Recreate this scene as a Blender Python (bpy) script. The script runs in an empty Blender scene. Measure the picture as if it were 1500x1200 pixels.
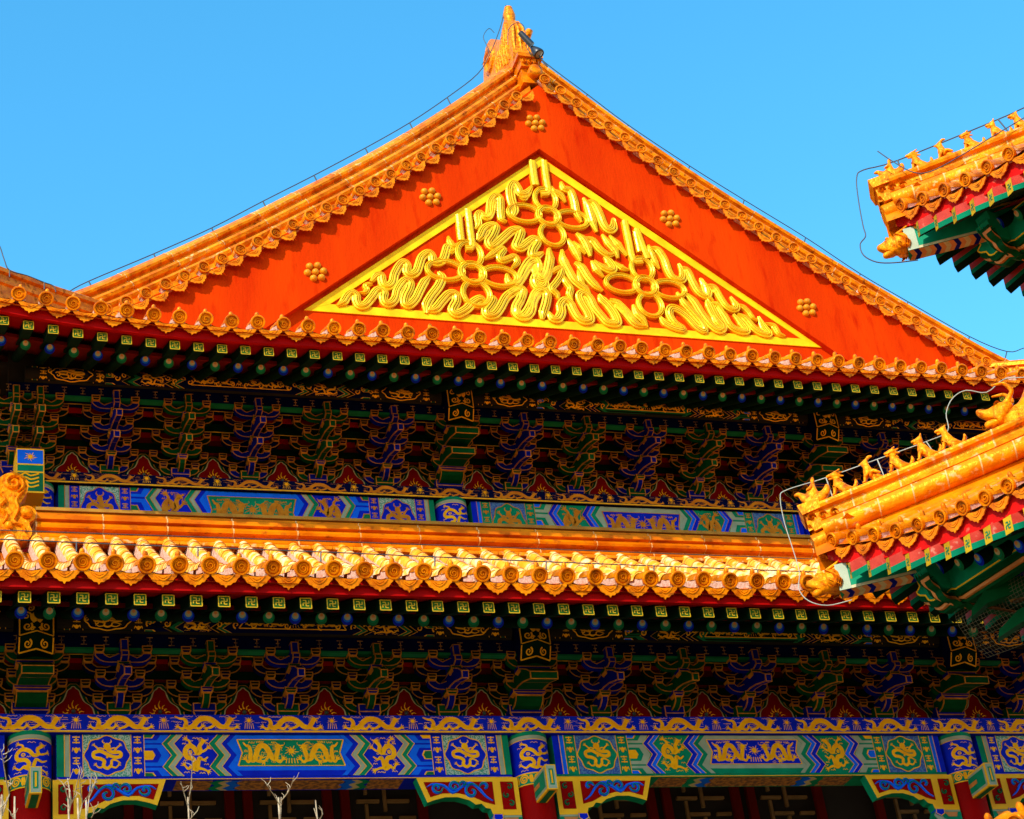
import bpy, math, random
from mathutils import Vector, Matrix
random.seed(7)
SC = bpy.context.scene
COL = SC.collection
R = math.radians

# ------------------------------------------------------------------ camera
RX = Vector((0.94722957, -0.29523768, -0.12486332))   # picture right, in the world
RD = Vector((0.05276051, 0.52780014, -0.84772834))    # picture down
RF = Vector((0.31618423, 0.7964055, 0.5155248))       # view direction
FPX, CXP, CYP = 2919.0, 750.0, 600.0
cam_d = bpy.data.cameras.new('camera')
cam = bpy.data.objects.new('camera', cam_d)
COL.objects.link(cam)
up, back = -RD, -RF
cam.matrix_world = Matrix(((RX.x, up.x, back.x, 0), (RX.y, up.y, back.y, 0), (RX.z, up.z, back.z, 0), (0, 0, 0, 1)))
cam_d.sensor_width = 36.0
cam_d.lens = FPX / 1500 * 36
cam_d.clip_start = 0.1
cam_d.clip_end = 3000
SC.camera = cam

# ------------------------------------------------------------------ sky, sun, exposure
SUN = Vector((1.05, 1.0, -1.02)).normalized()          # travelling direction of the sunlight
sun_el = math.asin(-SUN.z)
sun_az = math.atan2(-SUN.x, -SUN.y)
w = bpy.data.worlds.new('World')
SC.world = w
w.use_nodes = True
nt = w.node_tree
bg = nt.nodes['Background']
sky = nt.nodes.new('ShaderNodeTexSky')
sky.sky_type = 'NISHITA'
sky.sun_disc = False
sky.sun_elevation = sun_el
sky.sun_rotation = sun_az
sky.air_density = 1.0
sky.dust_density = 0.3
sky.ozone_density = 1.5
hs = nt.nodes.new('ShaderNodeHueSaturation')
hs.inputs['Saturation'].default_value = 1.35
hs.inputs['Value'].default_value = 1.36
hs.inputs['Hue'].default_value = 0.481
nt.links.new(sky.outputs[0], hs.inputs['Color'])
nt.links.new(hs.outputs[0], bg.inputs['Color'])
bg.inputs['Strength'].default_value = 0.15
sd = bpy.data.lights.new('sun', 'SUN')
sd.energy = 3.0
sd.angle = R(0.5)
sd.color = (1.0, 0.93, 0.80)
sun = bpy.data.objects.new('sun', sd)
COL.objects.link(sun)
sun.location = (-20, -20, 40)
sun.rotation_euler = SUN.to_track_quat('-Z', 'Y').to_euler()
vs = SC.view_settings
vs.view_transform = 'Standard'
vs.look = 'None'
vs.exposure = 1.0
vs.gamma = 1.0
vs.use_curve_mapping = False
SC.cycles.max_bounces = 8
SC.cycles.diffuse_bounces = 4
SC.cycles.caustics_reflective = False
SC.cycles.caustics_refractive = False


def px(x, y, Y):
    """where the line of sight through a point of the photograph meets the plane y = Y"""
    r = RX * (x - CXP) + RD * (y - CYP) + RF * FPX
    return r * (Y / r.y)


# ------------------------------------------------------------------ materials
MATS = {}


def mat(name, c1, c2=None, rough=0.5, scale=8.0, bump=0.0, bscale=40.0, metal=0.0, lo=0.35, hi=0.65, stain=None, st_lo=0.6, st_hi=0.7,
        st_scale=6.0, coat=0.0, spec=0.5, stretch=(1, 1, 1), tint=None):
    m = bpy.data.materials.new(name)
    m.use_nodes = True
    n = m.node_tree
    b = n.nodes['Principled BSDF']
    b.inputs['Roughness'].default_value = rough
    b.inputs['Metallic'].default_value = metal
    b.inputs['Specular IOR Level'].default_value = spec
    if tint:
        b.inputs['Specular Tint'].default_value = (*tint, 1)
    if coat:
        b.inputs['Coat Weight'].default_value = coat
        b.inputs['Coat Roughness'].default_value = 0.12
    tc = n.nodes.new('ShaderNodeTexCoord')
    mp = n.nodes.new('ShaderNodeMapping')
    mp.inputs['Scale'].default_value = stretch
    geo = n.nodes.new('ShaderNodeNewGeometry')
    n.links.new(geo.outputs['Position'], mp.inputs['Vector'])

    def noise(sc, det=5.0):
        t = n.nodes.new('ShaderNodeTexNoise')
        t.inputs['Scale'].default_value = sc
        t.inputs['Detail'].default_value = det
        n.links.new(mp.outputs[0], t.inputs['Vector'])
        return t

    def ramp(src, a, z, lo_, hi_):
        r = n.nodes.new('ShaderNodeValToRGB')
        r.color_ramp.elements[0].position = lo_
        r.color_ramp.elements[1].position = hi_
        r.color_ramp.elements[0].color = (*a, 1)
        r.color_ramp.elements[1].color = (*z, 1)
        n.links.new(src, r.inputs[0])
        return r
    out = None
    if c2 is None:
        c2 = tuple(x * 0.78 for x in c1)
    t = noise(scale)
    out = ramp(t.outputs['Fac'], c2, c1, lo, hi).outputs[0]
    if stain:
        t2 = noise(st_scale, 9.0)
        f = ramp(t2.outputs['Fac'], (0, 0, 0), (1, 1, 1), st_lo, st_hi)
        mx = n.nodes.new('ShaderNodeMix')
        mx.data_type = 'RGBA'
        n.links.new(f.outputs[0], mx.inputs['Factor'])
        n.links.new(out, mx.inputs['A'])
        mx.inputs['B'].default_value = (*stain, 1)
        out = mx.outputs['Result']
        rr = n.nodes.new('ShaderNodeMapRange')
        rr.inputs['To Min'].default_value = rough
        rr.inputs['To Max'].default_value = min(1, rough + 0.4)
        n.links.new(f.outputs[0], rr.inputs['Value'])
        n.links.new(rr.outputs[0], b.inputs['Roughness'])
    n.links.new(out, b.inputs['Base Color'])
    if bump:
        t3 = noise(bscale, 6.0)
        bp = n.nodes.new('ShaderNodeBump')
        bp.inputs['Strength'].default_value = bump
        bp.inputs['Distance'].default_value = 0.02
        n.links.new(t3.outputs['Fac'], bp.inputs['Height'])
        n.links.new(bp.outputs[0], b.inputs['Normal'])
    MATS[name] = m
    return m


mat('glaze', (0.80, 0.215, 0.0012), (0.50, 0.09, 0.0006), rough=0.32, scale=8, bump=0.3, bscale=26, stain=(0.24, 0.05, 0.004), st_lo=0.56, st_hi=0.7, st_scale=13, metal=0.12, tint=(1.0, 0.5, 0.07), spec=0.4)
mat('glaze_carved', (0.80, 0.225, 0.0015), (0.36, 0.055, 0.0008), rough=0.34, scale=22, bump=0.9, bscale=20, lo=0.3, hi=0.55, metal=0.1, tint=(1.0, 0.5, 0.07), spec=0.4)
mat('glaze_worn', (0.84, 0.26, 0.003), (0.58, 0.13, 0.0015), rough=0.32, scale=6, bump=0.35, bscale=30, stain=(0.70, 0.34, 0.13), st_lo=0.58, st_hi=0.68, st_scale=14, metal=0.1, tint=(1.0, 0.5, 0.07), spec=0.4)
mat('glaze_tube', (0.90, 0.40, 0.04), (0.82, 0.27, 0.01), rough=0.3, scale=5, bump=0.15, bscale=30, stain=(0.9, 0.58, 0.28), st_lo=0.48, st_hi=0.64, st_scale=8, tint=(1, .8, .45), spec=0.5)  # cream stain paints in sunlit sheen together with pale weathering
mat('glaze_side', (0.78, 0.19, 0.0008), (0.50, 0.08, 0.0006), rough=0.3, scale=4, bump=0.25, bscale=20, stain=(0.26, 0.04, 0.003), st_lo=0.58, st_hi=0.74, st_scale=14, metal=0.12, tint=(1.0, 0.5, 0.07), spec=0.4, stretch=(0.6, 1, 1))
mat('mortar', (0.72, 0.45, 0.33), (0.5, 0.26, 0.16), rough=0.9, scale=25, bump=0.5, bscale=60)
mat('gable_red', (0.56, 0.034, 0.0002), (0.46, 0.020, 0.0002), rough=0.85, scale=1.1, bump=0.3, bscale=22, stain=(0.40, 0.012, 0.0002), st_lo=0.55, st_hi=0.75, st_scale=5, spec=0.02, stretch=(1.6, 1, .35))
mat('red', (0.33, 0.0012, 0.0006), (0.26, 0.001, 0.0005), rough=0.6, scale=3, bump=0.05, spec=0.04)
mat('arch_red', (0.22, 0.002, 0.001), (0.17, 0.0015, 0.001), rough=0.7, scale=6, spec=0.04)
mat('bright_red', (0.50, 0.006, 0.004), (0.42, 0.004, 0.003), rough=0.6, scale=5, spec=0.05, stain=(0.55, 0.10, 0.06), st_lo=0.62, st_hi=0.75, st_scale=16)
mat('joint', (0.78, 0.42, 0.16), (0.55, 0.25, 0.08), rough=0.8, scale=30, spec=0.1)
mat('ridge_cap', (0.36, 0.17, 0.02), (0.26, 0.11, 0.015), rough=0.7, scale=6, spec=0.1)
mat('stud_gold', (0.68, 0.24, 0.006), (0.5, 0.15, 0.004), rough=0.4, scale=12, spec=0.3, tint=(1, .7, .3))
mat('dark_red', (0.16, 0.006, 0.004), (0.11, 0.004, 0.003), rough=0.7, scale=3, spec=0.06)
mat('pink_red', (0.58, 0.045, 0.02), (0.46, 0.02, 0.008), rough=0.6, scale=9, stain=(0.66, 0.26, 0.16), st_lo=0.62, st_hi=0.75, st_scale=18)
mat('gold_leaf', (0.95, 0.55, 0.008), (0.86, 0.42, 0.004), rough=0.26, scale=3, bump=0.15, bscale=25, metal=0.3, tint=(1, .85, .5), stain=(0.72, 0.30, 0.004), st_lo=0.58, st_hi=0.75, st_scale=7)
mat('gold_frame', (0.90, 0.50, 0.006), (0.80, 0.36, 0.004), rough=0.55, scale=5, bump=0.1, spec=0.12, tint=(1, .7, .3))
mat('gold', (1.0, 0.45, 0.004), (0.9, 0.34, 0.003), rough=0.45, scale=9, metal=0.1, spec=0.2, tint=(1, .7, .3))
mat('gold_aged', (0.66, 0.21, 0.004), (0.52, 0.14, 0.003), rough=0.5, scale=9, metal=0.1, spec=0.15)  # duller, redder gold for the storey above
mat('gold_flat', (0.95, 0.47, 0.012), (0.88, 0.4, 0.01), rough=0.55, scale=5, spec=0.12)
mat('gold_dim', (0.50, 0.28, 0.006), (0.38, 0.2, 0.005), rough=0.5, scale=5, spec=0.1)
mat('rafter_green', (0.012, 0.085, 0.010), (0.008, 0.055, 0.006), rough=0.6, scale=6, spec=0.04)
mat('blue', (0.002, 0.016, 0.55), (0.002, 0.010, 0.42), rough=0.5, scale=6, spec=0.06)
mat('light_blue', (0.004, 0.13, 0.88), (0.004, 0.10, 0.75), rough=0.55, scale=6, spec=0.06)
mat('green', (0.008, 0.15, 0.055), (0.006, 0.11, 0.04), rough=0.55, scale=6, spec=0.06)
mat('teal', (0.002, 0.23, 0.11), (0.002, 0.165, 0.08), rough=0.55, scale=6, spec=0.06)
mat('teal_fleck', (0.03, 0.24, 0.16), (0.42, 0.46, 0.38), rough=0.6, scale=70, lo=0.47, hi=0.53)
mat('blue_fleck', (0.012, 0.05, 0.30), (0.06, 0.16, 0.34), rough=0.6, scale=60, lo=0.47, hi=0.53)
mat('bluish_white', (0.36, 0.39, 0.27), (0.28, 0.31, 0.21), rough=0.6, scale=6, spec=0.06)
mat('cream', (0.5, 0.42, 0.22), (0.4, 0.32, 0.15), rough=0.6, scale=20)
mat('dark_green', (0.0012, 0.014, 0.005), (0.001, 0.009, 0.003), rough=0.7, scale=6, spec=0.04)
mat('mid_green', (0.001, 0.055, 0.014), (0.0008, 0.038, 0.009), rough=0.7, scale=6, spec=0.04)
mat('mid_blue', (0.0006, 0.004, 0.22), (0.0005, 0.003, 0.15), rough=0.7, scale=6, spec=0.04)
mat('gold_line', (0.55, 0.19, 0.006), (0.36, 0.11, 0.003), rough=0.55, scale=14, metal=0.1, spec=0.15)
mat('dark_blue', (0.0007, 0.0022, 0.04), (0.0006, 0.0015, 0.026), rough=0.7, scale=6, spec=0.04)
mat('soot', (0.02, 0.014, 0.01), rough=0.9, scale=5, spec=0.1)  # plain near-black for purlin ground, hidden boards and cores
mat('brown_gold', (0.42, 0.17, 0.025), (0.12, 0.05, 0.02), rough=0.6, scale=22, lo=0.42, hi=0.58)
mat('lattice', (0.30, 0.17, 0.06), (0.2, 0.11, 0.035), rough=0.6, scale=6)
mat('paper', (0.02, 0.015, 0.012), rough=0.8)
mat('wire', (0.03, 0.03, 0.035), rough=0.5)
mat('wire_light', (0.34, 0.33, 0.26), (0.26, 0.26, 0.2), rough=0.5)
mat('lamp_black', (0.012, 0.012, 0.014), rough=0.4)
mat('lens', (0.2, 0.2, 0.19), rough=0.15)
mat('bark', (0.46, 0.34, 0.20), (0.24, 0.15, 0.08), rough=0.8, scale=26, bump=0.3, bscale=60)
mat('bronze', (0.30, 0.14, 0.02), (0.18, 0.08, 0.015), rough=0.45, scale=12, metal=0.3)
mat('net', (0.14, 0.10, 0.045), rough=0.6)
mat('stone', (0.38, 0.255, 0.125), (0.28, 0.185, 0.085), rough=0.85, scale=0.8, bump=0.2, bscale=5, spec=0.2)
mat('wall_red', (0.32, 0.03, 0.015), (0.26, 0.022, 0.01), rough=0.8, scale=1.5)
mat('orange_zig', (0.62, 0.2, 0.03), rough=0.6)
mat('jewel', (0.05, 0.06, 0.09), (0.03, 0.09, 0.05), rough=0.4, scale=10)


# ------------------------------------------------------------------ mesh builder
def cr(pts, n=6, closed=False):
    """smooth curve through points (any dimension)"""
    P = [tuple(p) for p in pts]
    if len(P) < 3 and not closed:
        return P
    out = []
    k = len(P)
    rng = range(k) if closed else range(k - 1)
    for i in rng:
        p1, p2 = P[i], P[(i + 1) % k]
        p0 = P[(i - 1) % k] if closed or i > 0 else tuple(2 * a - b for a, b in zip(p1, p2))
        p3 = P[(i + 2) % k] if closed or i + 2 < k else tuple(2 * a - b for a, b in zip(p2, p1))
        for j in range(n):
            t = j / n
            out.append(tuple(0.5 * (2 * b + (c - a) * t + (2 * a - 5 * b + 4 * c - d) * t * t + (3 * b - a - 3 * c + d) * t ** 3)
                             for a, b, c, d in zip(p0, p1, p2, p3)))
    if not closed:
        out.append(P[-1])
    return out


def inset(poly, d, qmin=.45):
    n = len(poly)
    area = sum(poly[i][0] * poly[(i + 1) % n][1] - poly[(i + 1) % n][0] * poly[i][1] for i in range(n))
    s = 1 if area > 0 else -1
    out = []
    for i in range(n):
        p0, p1, p2 = poly[i - 1], poly[i], poly[(i + 1) % n]
        a = (p1[0] - p0[0], p1[1] - p0[1])
        b = (p2[0] - p1[0], p2[1] - p1[1])
        la, lb = math.hypot(*a) or 1e-9, math.hypot(*b) or 1e-9
        na = (-a[1] / la * s, a[0] / la * s)
        nb = (-b[1] / lb * s, b[0] / lb * s)
        m = (na[0] + nb[0], na[1] + nb[1])
        q = 1 + na[0] * nb[0] + na[1] * nb[1]
        q = max(q, qmin)
        out.append((p1[0] + m[0] / q * d, p1[1] + m[1] / q * d))
    return out


class MB:
    def __init__(s):
        s.v, s.f, s.m, s.s, s.names = [], [], [], [], []
        s.k = 0

    def mi(s, name):
        if name not in s.names:
            s.names.append(name)
        return s.names.index(name)

    def add(s, vs_, fs, m, smooth=False):
        o = len(s.v)
        s.v += [tuple(p) for p in vs_]
        k = s.mi(m)
        for f in fs:
            s.f.append(tuple(i + o for i in f))
            s.m.append(k)
            s.s.append(smooth)

    def box(s, x0, x1, y0, y1, z0, z1, m):
        vs_ = [(x, y, z) for z in (z0, z1) for y in (y0, y1) for x in (x0, x1)]
        s.add(vs_, [(0, 2, 3, 1), (4, 5, 7, 6), (0, 1, 5, 4), (2, 6, 7, 3), (0, 4, 6, 2), (1, 3, 7, 5)], m)

    def hexa(s, lo, hi, m):
        """two quads (bottom, top) joined"""
        s.add(list(lo) + list(hi), [(3, 2, 1, 0), (4, 5, 6, 7), (0, 1, 5, 4), (1, 2, 6, 5), (2, 3, 7, 6), (3, 0, 4, 7)], m)

    def prism(s, poly, place, w0, w1, m, front=None, rim=0.0, rim_m='gold', back=True):
        """poly in (u,v); place(u,v,w): w1 is the front, w0 the back"""
        n = len(poly)
        A = [place(u, v, w0) for u, v in poly]
        B = [place(u, v, w1) for u, v in poly]
        s.add(A + B, [(i, (i + 1) % n, n + (i + 1) % n, n + i) for i in range(n)], m)
        if back:
            s.add(A, [tuple(range(n))[::-1]], m)
        if rim:
            I = inset(poly, rim)
            C = [place(u, v, w1) for u, v in I]
            s.add(B + C, [(i, (i + 1) % n, n + (i + 1) % n, n + i) for i in range(n)], rim_m)
            s.add(C, [tuple(range(n))], front or m)
        else:
            s.add(B, [tuple(range(n))], front or m)

    def flat(s, poly, place, w, m):
        s.k += 1
        w += (s.k % 19) * .0001
        s.add([place(u, v, w) for u, v in poly], [tuple(range(len(poly)))], m)

    def strip(s, A, B, place, w, m):
        s.k += 1
        w += (s.k % 19) * .0001
        n = len(A)
        s.add([place(u, v, w) for u, v in A] + [place(u, v, w) for u, v in B], [(i, i + 1, n + i + 1, n + i) for i in range(n - 1)], m)

    def stroke(s, pts, wd, place, w, m, n=5, closed=False, smooth=True):
        """painted line; wd number or list of half widths along it"""
        P = cr(pts, n, closed) if smooth else list(pts)
        k = len(P)
        if isinstance(wd, (int, float)):
            W = [wd] * k
        else:
            W = []
            for i in range(k):
                t = i / max(1, k - 1) * (len(wd) - 1)
                a = min(int(t), len(wd) - 2)
                W.append(wd[a] + (wd[a + 1] - wd[a]) * (t - a))
        L, Rr = [], []
        for i in range(k):
            a = P[i - 1] if (i > 0 or closed) else P[i]
            b = P[(i + 1) % k] if (i < k - 1 or closed) else P[i]
            d = (b[0] - a[0], b[1] - a[1])
            l = math.hypot(*d) or 1e-9
            nx, ny = -d[1] / l, d[0] / l
            L.append((P[i][0] + nx * W[i], P[i][1] + ny * W[i]))
            Rr.append((P[i][0] - nx * W[i], P[i][1] - ny * W[i]))
        if closed:
            L.append(L[0])
            Rr.append(Rr[0])
        s.strip(L, Rr, place, w, m)

    def ribbon(s, pts, hw, place, prof, m, n=6, closed=False, taper=True):
        """carved ribbon: prof is a list of (t in -1..1, height)"""
        P = cr(pts, n, closed)
        k = len(P)
        rows = []
        for i in range(k):
            a = P[i - 1] if (i > 0 or closed) else P[i]
            b = P[(i + 1) % k] if (i < k - 1 or closed) else P[i]
            d = (b[0] - a[0], b[1] - a[1])
            l = math.hypot(*d) or 1e-9
            nx, ny = -d[1] / l, d[0] / l
            q = 1.0
            if taper and not closed:
                q = min(1, 0.35 + 0.65 * min(i, k - 1 - i) / 5)
            rows.append([place(P[i][0] + nx * hw * t * q, P[i][1] + ny * hw * t * q, h * (0.6 + 0.4 * q)) for t, h in prof])
        c = len(prof)
        vs_ = [p for r_ in rows for p in r_]
        fs = []
        for i in range(k if closed else k - 1):
            j = (i + 1) % k
            for q in range(c - 1):
                fs.append((i * c + q, i * c + q + 1, j * c + q + 1, j * c + q))
        if not closed:
            fs.append(tuple(range(c)))
            fs.append(tuple((k - 1) * c + q for q in range(c))[::-1])
        s.add(vs_, fs, m, False)

    def tube(s, pts, r, m, seg=8, caps=True, smooth=True):
        P = [Vector(p) for p in pts]
        k = len(P)
        rs = [r] * k if isinstance(r, (int, float)) else r
        vs_, fs = [], []
        prev = None
        for i in range(k):
            d = (P[min(i + 1, k - 1)] - P[max(i - 1, 0)])
            if d.length < 1e-9:
                d = Vector((0, 0, 1))
            d.normalize()
            if prev is None:
                a = Vector((0, 0, 1)) if abs(d.z) < 0.9 else Vector((1, 0, 0))
                x = a.cross(d).normalized()
            else:
                x = (prev - d * prev.dot(d)).normalized()
            prev = x
            y = d.cross(x)
            for j in range(seg):
                t = 2 * math.pi * j / seg
                vs_.append(P[i] + (x * math.cos(t) + y * math.sin(t)) * rs[i])
        for i in range(k - 1):
            for j in range(seg):
                j2 = (j + 1) % seg
                fs.append((i * seg + j, i * seg + j2, (i + 1) * seg + j2, (i + 1) * seg + j))
        s.add(vs_, fs, m, smooth)
        if caps:
            s.add(vs_[:seg], [tuple(range(seg))[::-1]], m)
            s.add(vs_[-seg:], [tuple(range(seg))], m)

    def lathe(s, prof, o, ax, m, seg=12, smooth=True):
        o, d = Vector(o), Vector(ax).normalized()
        a = Vector((0, 0, 1)) if abs(d.z) < 0.9 else Vector((1, 0, 0))
        x = a.cross(d).normalized()
        y = d.cross(x)
        vs_, fs = [], []
        for r_, h in prof:
            for j in range(seg):
                t = 2 * math.pi * j / seg
                vs_.append(o + d * h + (x * math.cos(t) + y * math.sin(t)) * max(r_, 1e-4))
        for i in range(len(prof) - 1):
            for j in range(seg):
                j2 = (j + 1) % seg
                fs.append((i * seg + j, i * seg + j2, (i + 1) * seg + j2, (i + 1) * seg + j))
        s.add(vs_, fs, m, smooth)

    def ball(s, c, r, m, seg=10, rings=6):
        s.lathe([(r * math.sin(math.pi * i / rings), -r * math.cos(math.pi * i / rings)) for i in range(rings + 1)], c, (0, 0, 1), m, seg)

    def loft(s, rings, m, closed_ring=False, smooth=False, caps=False):
        c = len(rings[0])
        vs_ = [p for r_ in rings for p in r_]
        fs = []
        for i in range(len(rings) - 1):
            for j in range(c if closed_ring else c - 1):
                j2 = (j + 1) % c
                fs.append((i * c + j, i * c + j2, (i + 1) * c + j2, (i + 1) * c + j))
        s.add(vs_, fs, m, smooth)
        if caps:
            s.add(rings[0], [tuple(range(c))[::-1]], m)
            s.add(rings[-1], [tuple(range(c))], m)

    def mesh(s, name):
        me = bpy.data.meshes.new(name)
        me.from_pydata([tuple(v) for v in s.v], [], s.f)
        for nme in s.names:
            me.materials.append(MATS[nme])
        me.polygons.foreach_set('material_index', s.m)
        me.polygons.foreach_set('use_smooth', s.s)
        me.update()
        return me


ORG = {}


def empty(name, loc, label=None, cat=None, group=None, parent=None, rot=None):
    o = bpy.data.objects.new(name, None)
    COL.objects.link(o)
    o.empty_display_size = 0.2
    if parent is not None:
        o.parent = parent
        o.location = Vector(loc) - ORG.get(parent, Vector((0, 0, 0)))
    else:
        o.location = loc
    if rot is not None:
        o.rotation_euler = rot
        ORG[o] = Vector((0, 0, 0))
    else:
        ORG[o] = Vector(loc)
    if label:
        o['label'] = label
        o['category'] = cat
    if group:
        o['group'] = group
    return o


def obj(name, mb, parent=None, at=None, mtx=None):
    """link a mesh. Without `at` the builder holds world coordinates; with `at` it holds local ones, placed at that world point"""
    me = mb if isinstance(mb, bpy.types.Mesh) else mb.mesh(name)
    o = bpy.data.objects.new(name, me)
    COL.objects.link(o)
    base = ORG.get(parent, Vector((0, 0, 0))) if parent is not None else Vector((0, 0, 0))
    if parent is not None:
        o.parent = parent
    if mtx is not None:
        o.matrix_local = Matrix.Translation(Vector(at) - base) @ mtx.to_4x4()
        ORG[o] = None
    elif at is not None:
        o.location = Vector(at) - base
        ORG[o] = Vector(at)
    else:
        o.location = -base
        ORG[o] = Vector((0, 0, 0))
    return o


def tag(o, label, cat, group=None, kind=None):
    o['label'] = label
    o['category'] = cat
    if group:
        o['group'] = group
    if kind:
        o['kind'] = kind
    return o


# ------------------------------------------------------------------ painted and carved motifs
def shift(pl, du, dv, su=1.0, sv=1.0):
    return lambda u, v, w_: pl(du + u * su, dv + v * sv, w_)


def claw(mb, p, ang, r_, pl, w_, m):
    for k in (-0.9, -0.3, 0.3, 0.9):
        a = ang + k
        mb.stroke([p, (p[0] + r_ * math.cos(a), p[1] + r_ * math.sin(a))], [r_ * 0.22, r_ * 0.05], pl, w_, m, smooth=False)


def leg(mb, pts, wd, pl, w_, m, r_):
    mb.stroke(pts, [wd, wd * 0.6], pl, w_, m, n=3)
    a, b = pts[-2], pts[-1]
    claw(mb, b, math.atan2(b[1] - a[1], b[0] - a[0]), r_, pl, w_, m)


def dragon_head(mb, c, s_, d, pl, w_, m):
    """side view of a head, looking along d (+1 or -1)"""
    x, y = c
    f = lambda a, b: (x + d * a * s_, y + b * s_)
    mb.flat([f(-.5, -.1), f(-.35, .35), f(.1, .5), f(.35, .25), f(.95, .35), f(1.0, .05), f(.45, -.05), f(.8, -.3), f(.7, -.45), f(.1, -.4)], pl, w_, m)
    mb.stroke([f(-.1, .4), f(-.5, .75), f(-1.0, .8)], [.12 * s_, .03 * s_], pl, w_, m, n=3)
    for k in range(5):
        mb.stroke([f(-.4, .3 - .2 * k), f(-.9, .4 - .28 * k), f(-1.25, .3 - .3 * k)], [.1 * s_, .02 * s_], pl, w_, m, n=2)
    mb.stroke([f(.9, .2), f(1.25, .45), f(1.2, .8)], .045 * s_, pl, w_, m, n=3)
    mb.stroke([f(.6, -.4), f(.5, -.75), f(.75, -.95)], .045 * s_, pl, w_, m, n=3)


def squiggle(mb, u, v, L, pl, w_, m, t=0.008):
    n = 5
    mb.stroke([(u + L * i / n, v + (0.03 if i % 2 else -0.03)) for i in range(n + 1)], t, pl, w_, m, n=3)


def dragon_long(mb, u0, v0, W, H, pl, w_, m, d=1, fat=1.0):
    """dragon walking along, in a W x H box"""
    f = lambda a, b: (u0 + (a if d > 0 else 2.6 - a) / 2.6 * W, v0 + b * H)
    q = H * 0.105 * fat
    mb.stroke([f(*p) for p in ((.0, .95), (.2, .8), (.38, .76), (.46, .5), (.42, .24), (.6, .16), (.78, .34), (.92, .62), (1.15, .8), (1.45, .76), (1.68, .5), (1.85, .26), (2.05, .22), (2.17, .45), (2.28, .72))],
              [q * .25, q * .7, q, q * 1.1, q * 1.15, q, q * .9], pl, w_, m, n=4)
    cl_ = H * (.2 if fat < 1.2 else .27)
    leg(mb, [f(.45, .22), f(.28, .08), f(.14, .2)], q * .7, pl, w_, m, cl_)
    leg(mb, [f(.75, .2), f(.98, .1), f(1.1, .25)], q * .7, pl, w_, m, cl_)
    leg(mb, [f(1.7, .5), f(1.5, .22), f(1.32, .12)], q * .7, pl, w_, m, cl_)
    leg(mb, [f(2.1, .18), f(2.35, .08), f(2.52, .2)], q * .7, pl, w_, m, cl_)
    dragon_head(mb, f(2.3, .78), H * (.21 if fat < 1.2 else .3), d, pl, w_, m)
    for a, b, l in ((.35, .95, .4), (1.0, .98, .35), (.05, .55, .22), (1.15, .5, .4), (1.85, .95, .25), (.7, .62, .12)):
        n = 5
        mb.stroke([f(a + l * i / n, b + (.035 if i % 2 else -.03)) for i in range(n + 1)], H * .014, pl, w_, m, n=2)
    for k in range(9):
        a = .9 + k * .1
        b = .95 + .0 * k if k < 5 else .9 - .12 * (k - 4)
        mb.stroke([f(a, b - .02), f(a - .05, b + .07)], [H * .02, H * .004], pl, w_, m, smooth=False)


def dragon_coil(mb, u0, v0, W, H, pl, w_, m, d=1):
    f = lambda a, b: (u0 + (a if d > 0 else 1 - a) * W, v0 + b * H)
    q = H * 0.058
    mb.stroke([f(*p) for p in ((.78, .86), (.64, .74), (.66, .6), (.55, .54), (.44, .68), (.26, .74), (.12, .6), (.17, .44), (.36, .4), (.44, .26), (.34, .15))],
              [q * .8, q, q * 1.1, q * 1.15, q * 1.1, q * .9], pl, w_, m, n=4)
    mb.stroke([f(*p) for p in ((.3, .2), (.5, .1), (.56, .28), (.62, .42), (.76, .36), (.92, .44))], [q, q * .9, q * .3], pl, w_, m, n=4)
    leg(mb, [f(.32, .2), f(.2, .12), f(.08, .22)], q * .7, pl, w_, m, H * .11)
    leg(mb, [f(.5, .12), f(.7, .12), f(.88, .06)], q * .7, pl, w_, m, H * .11)
    leg(mb, [f(.62, .58), f(.78, .6), f(.92, .68)], q * .7, pl, w_, m, H * .11)
    leg(mb, [f(.3, .74), f(.28, .86), f(.18, .92)], q * .7, pl, w_, m, H * .11)
    dragon_head(mb, f(.78, .88), H * .1, d, pl, w_, m)
    mb.stroke([f(.3 + .04 * math.cos(t), .57 + .04 * math.sin(t)) for t in (0, 1.05, 2.1, 3.14, 4.2, 5.25)], H * .02, pl, w_, m, n=2, closed=True)
    for a, b, l in ((.02, .8, .14), (.05, .35, .12), (.4, .95, .2), (.05, .03, .2), (.6, .01, .2), (.78, .24, .16), (.38, .5, .1)):
        n = 4
        mb.stroke([f(a + l * i / n, b + (.02 if i % 2 else -.015)) for i in range(n + 1)], H * .008, pl, w_, m, n=2)


def wisps(mb, u0, v0, W, H, n, pl, w_, m, seed):
    """fine gilt cloud wisps scattered round a dragon"""
    rg = random.Random(seed)
    for k in range(n):
        a, b, l = rg.random() * .9, rg.random(), .05 + .07 * rg.random()
        q = rg.choice((-1, 1))
        mb.stroke([(u0 + W * a, v0 + H * b), (u0 + W * (a + l * .5), v0 + H * (b + .03 * q)), (u0 + W * (a + l), v0 + H * b)], H * (.007 + .006 * rg.random()), pl, w_, m, n=2)


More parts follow.
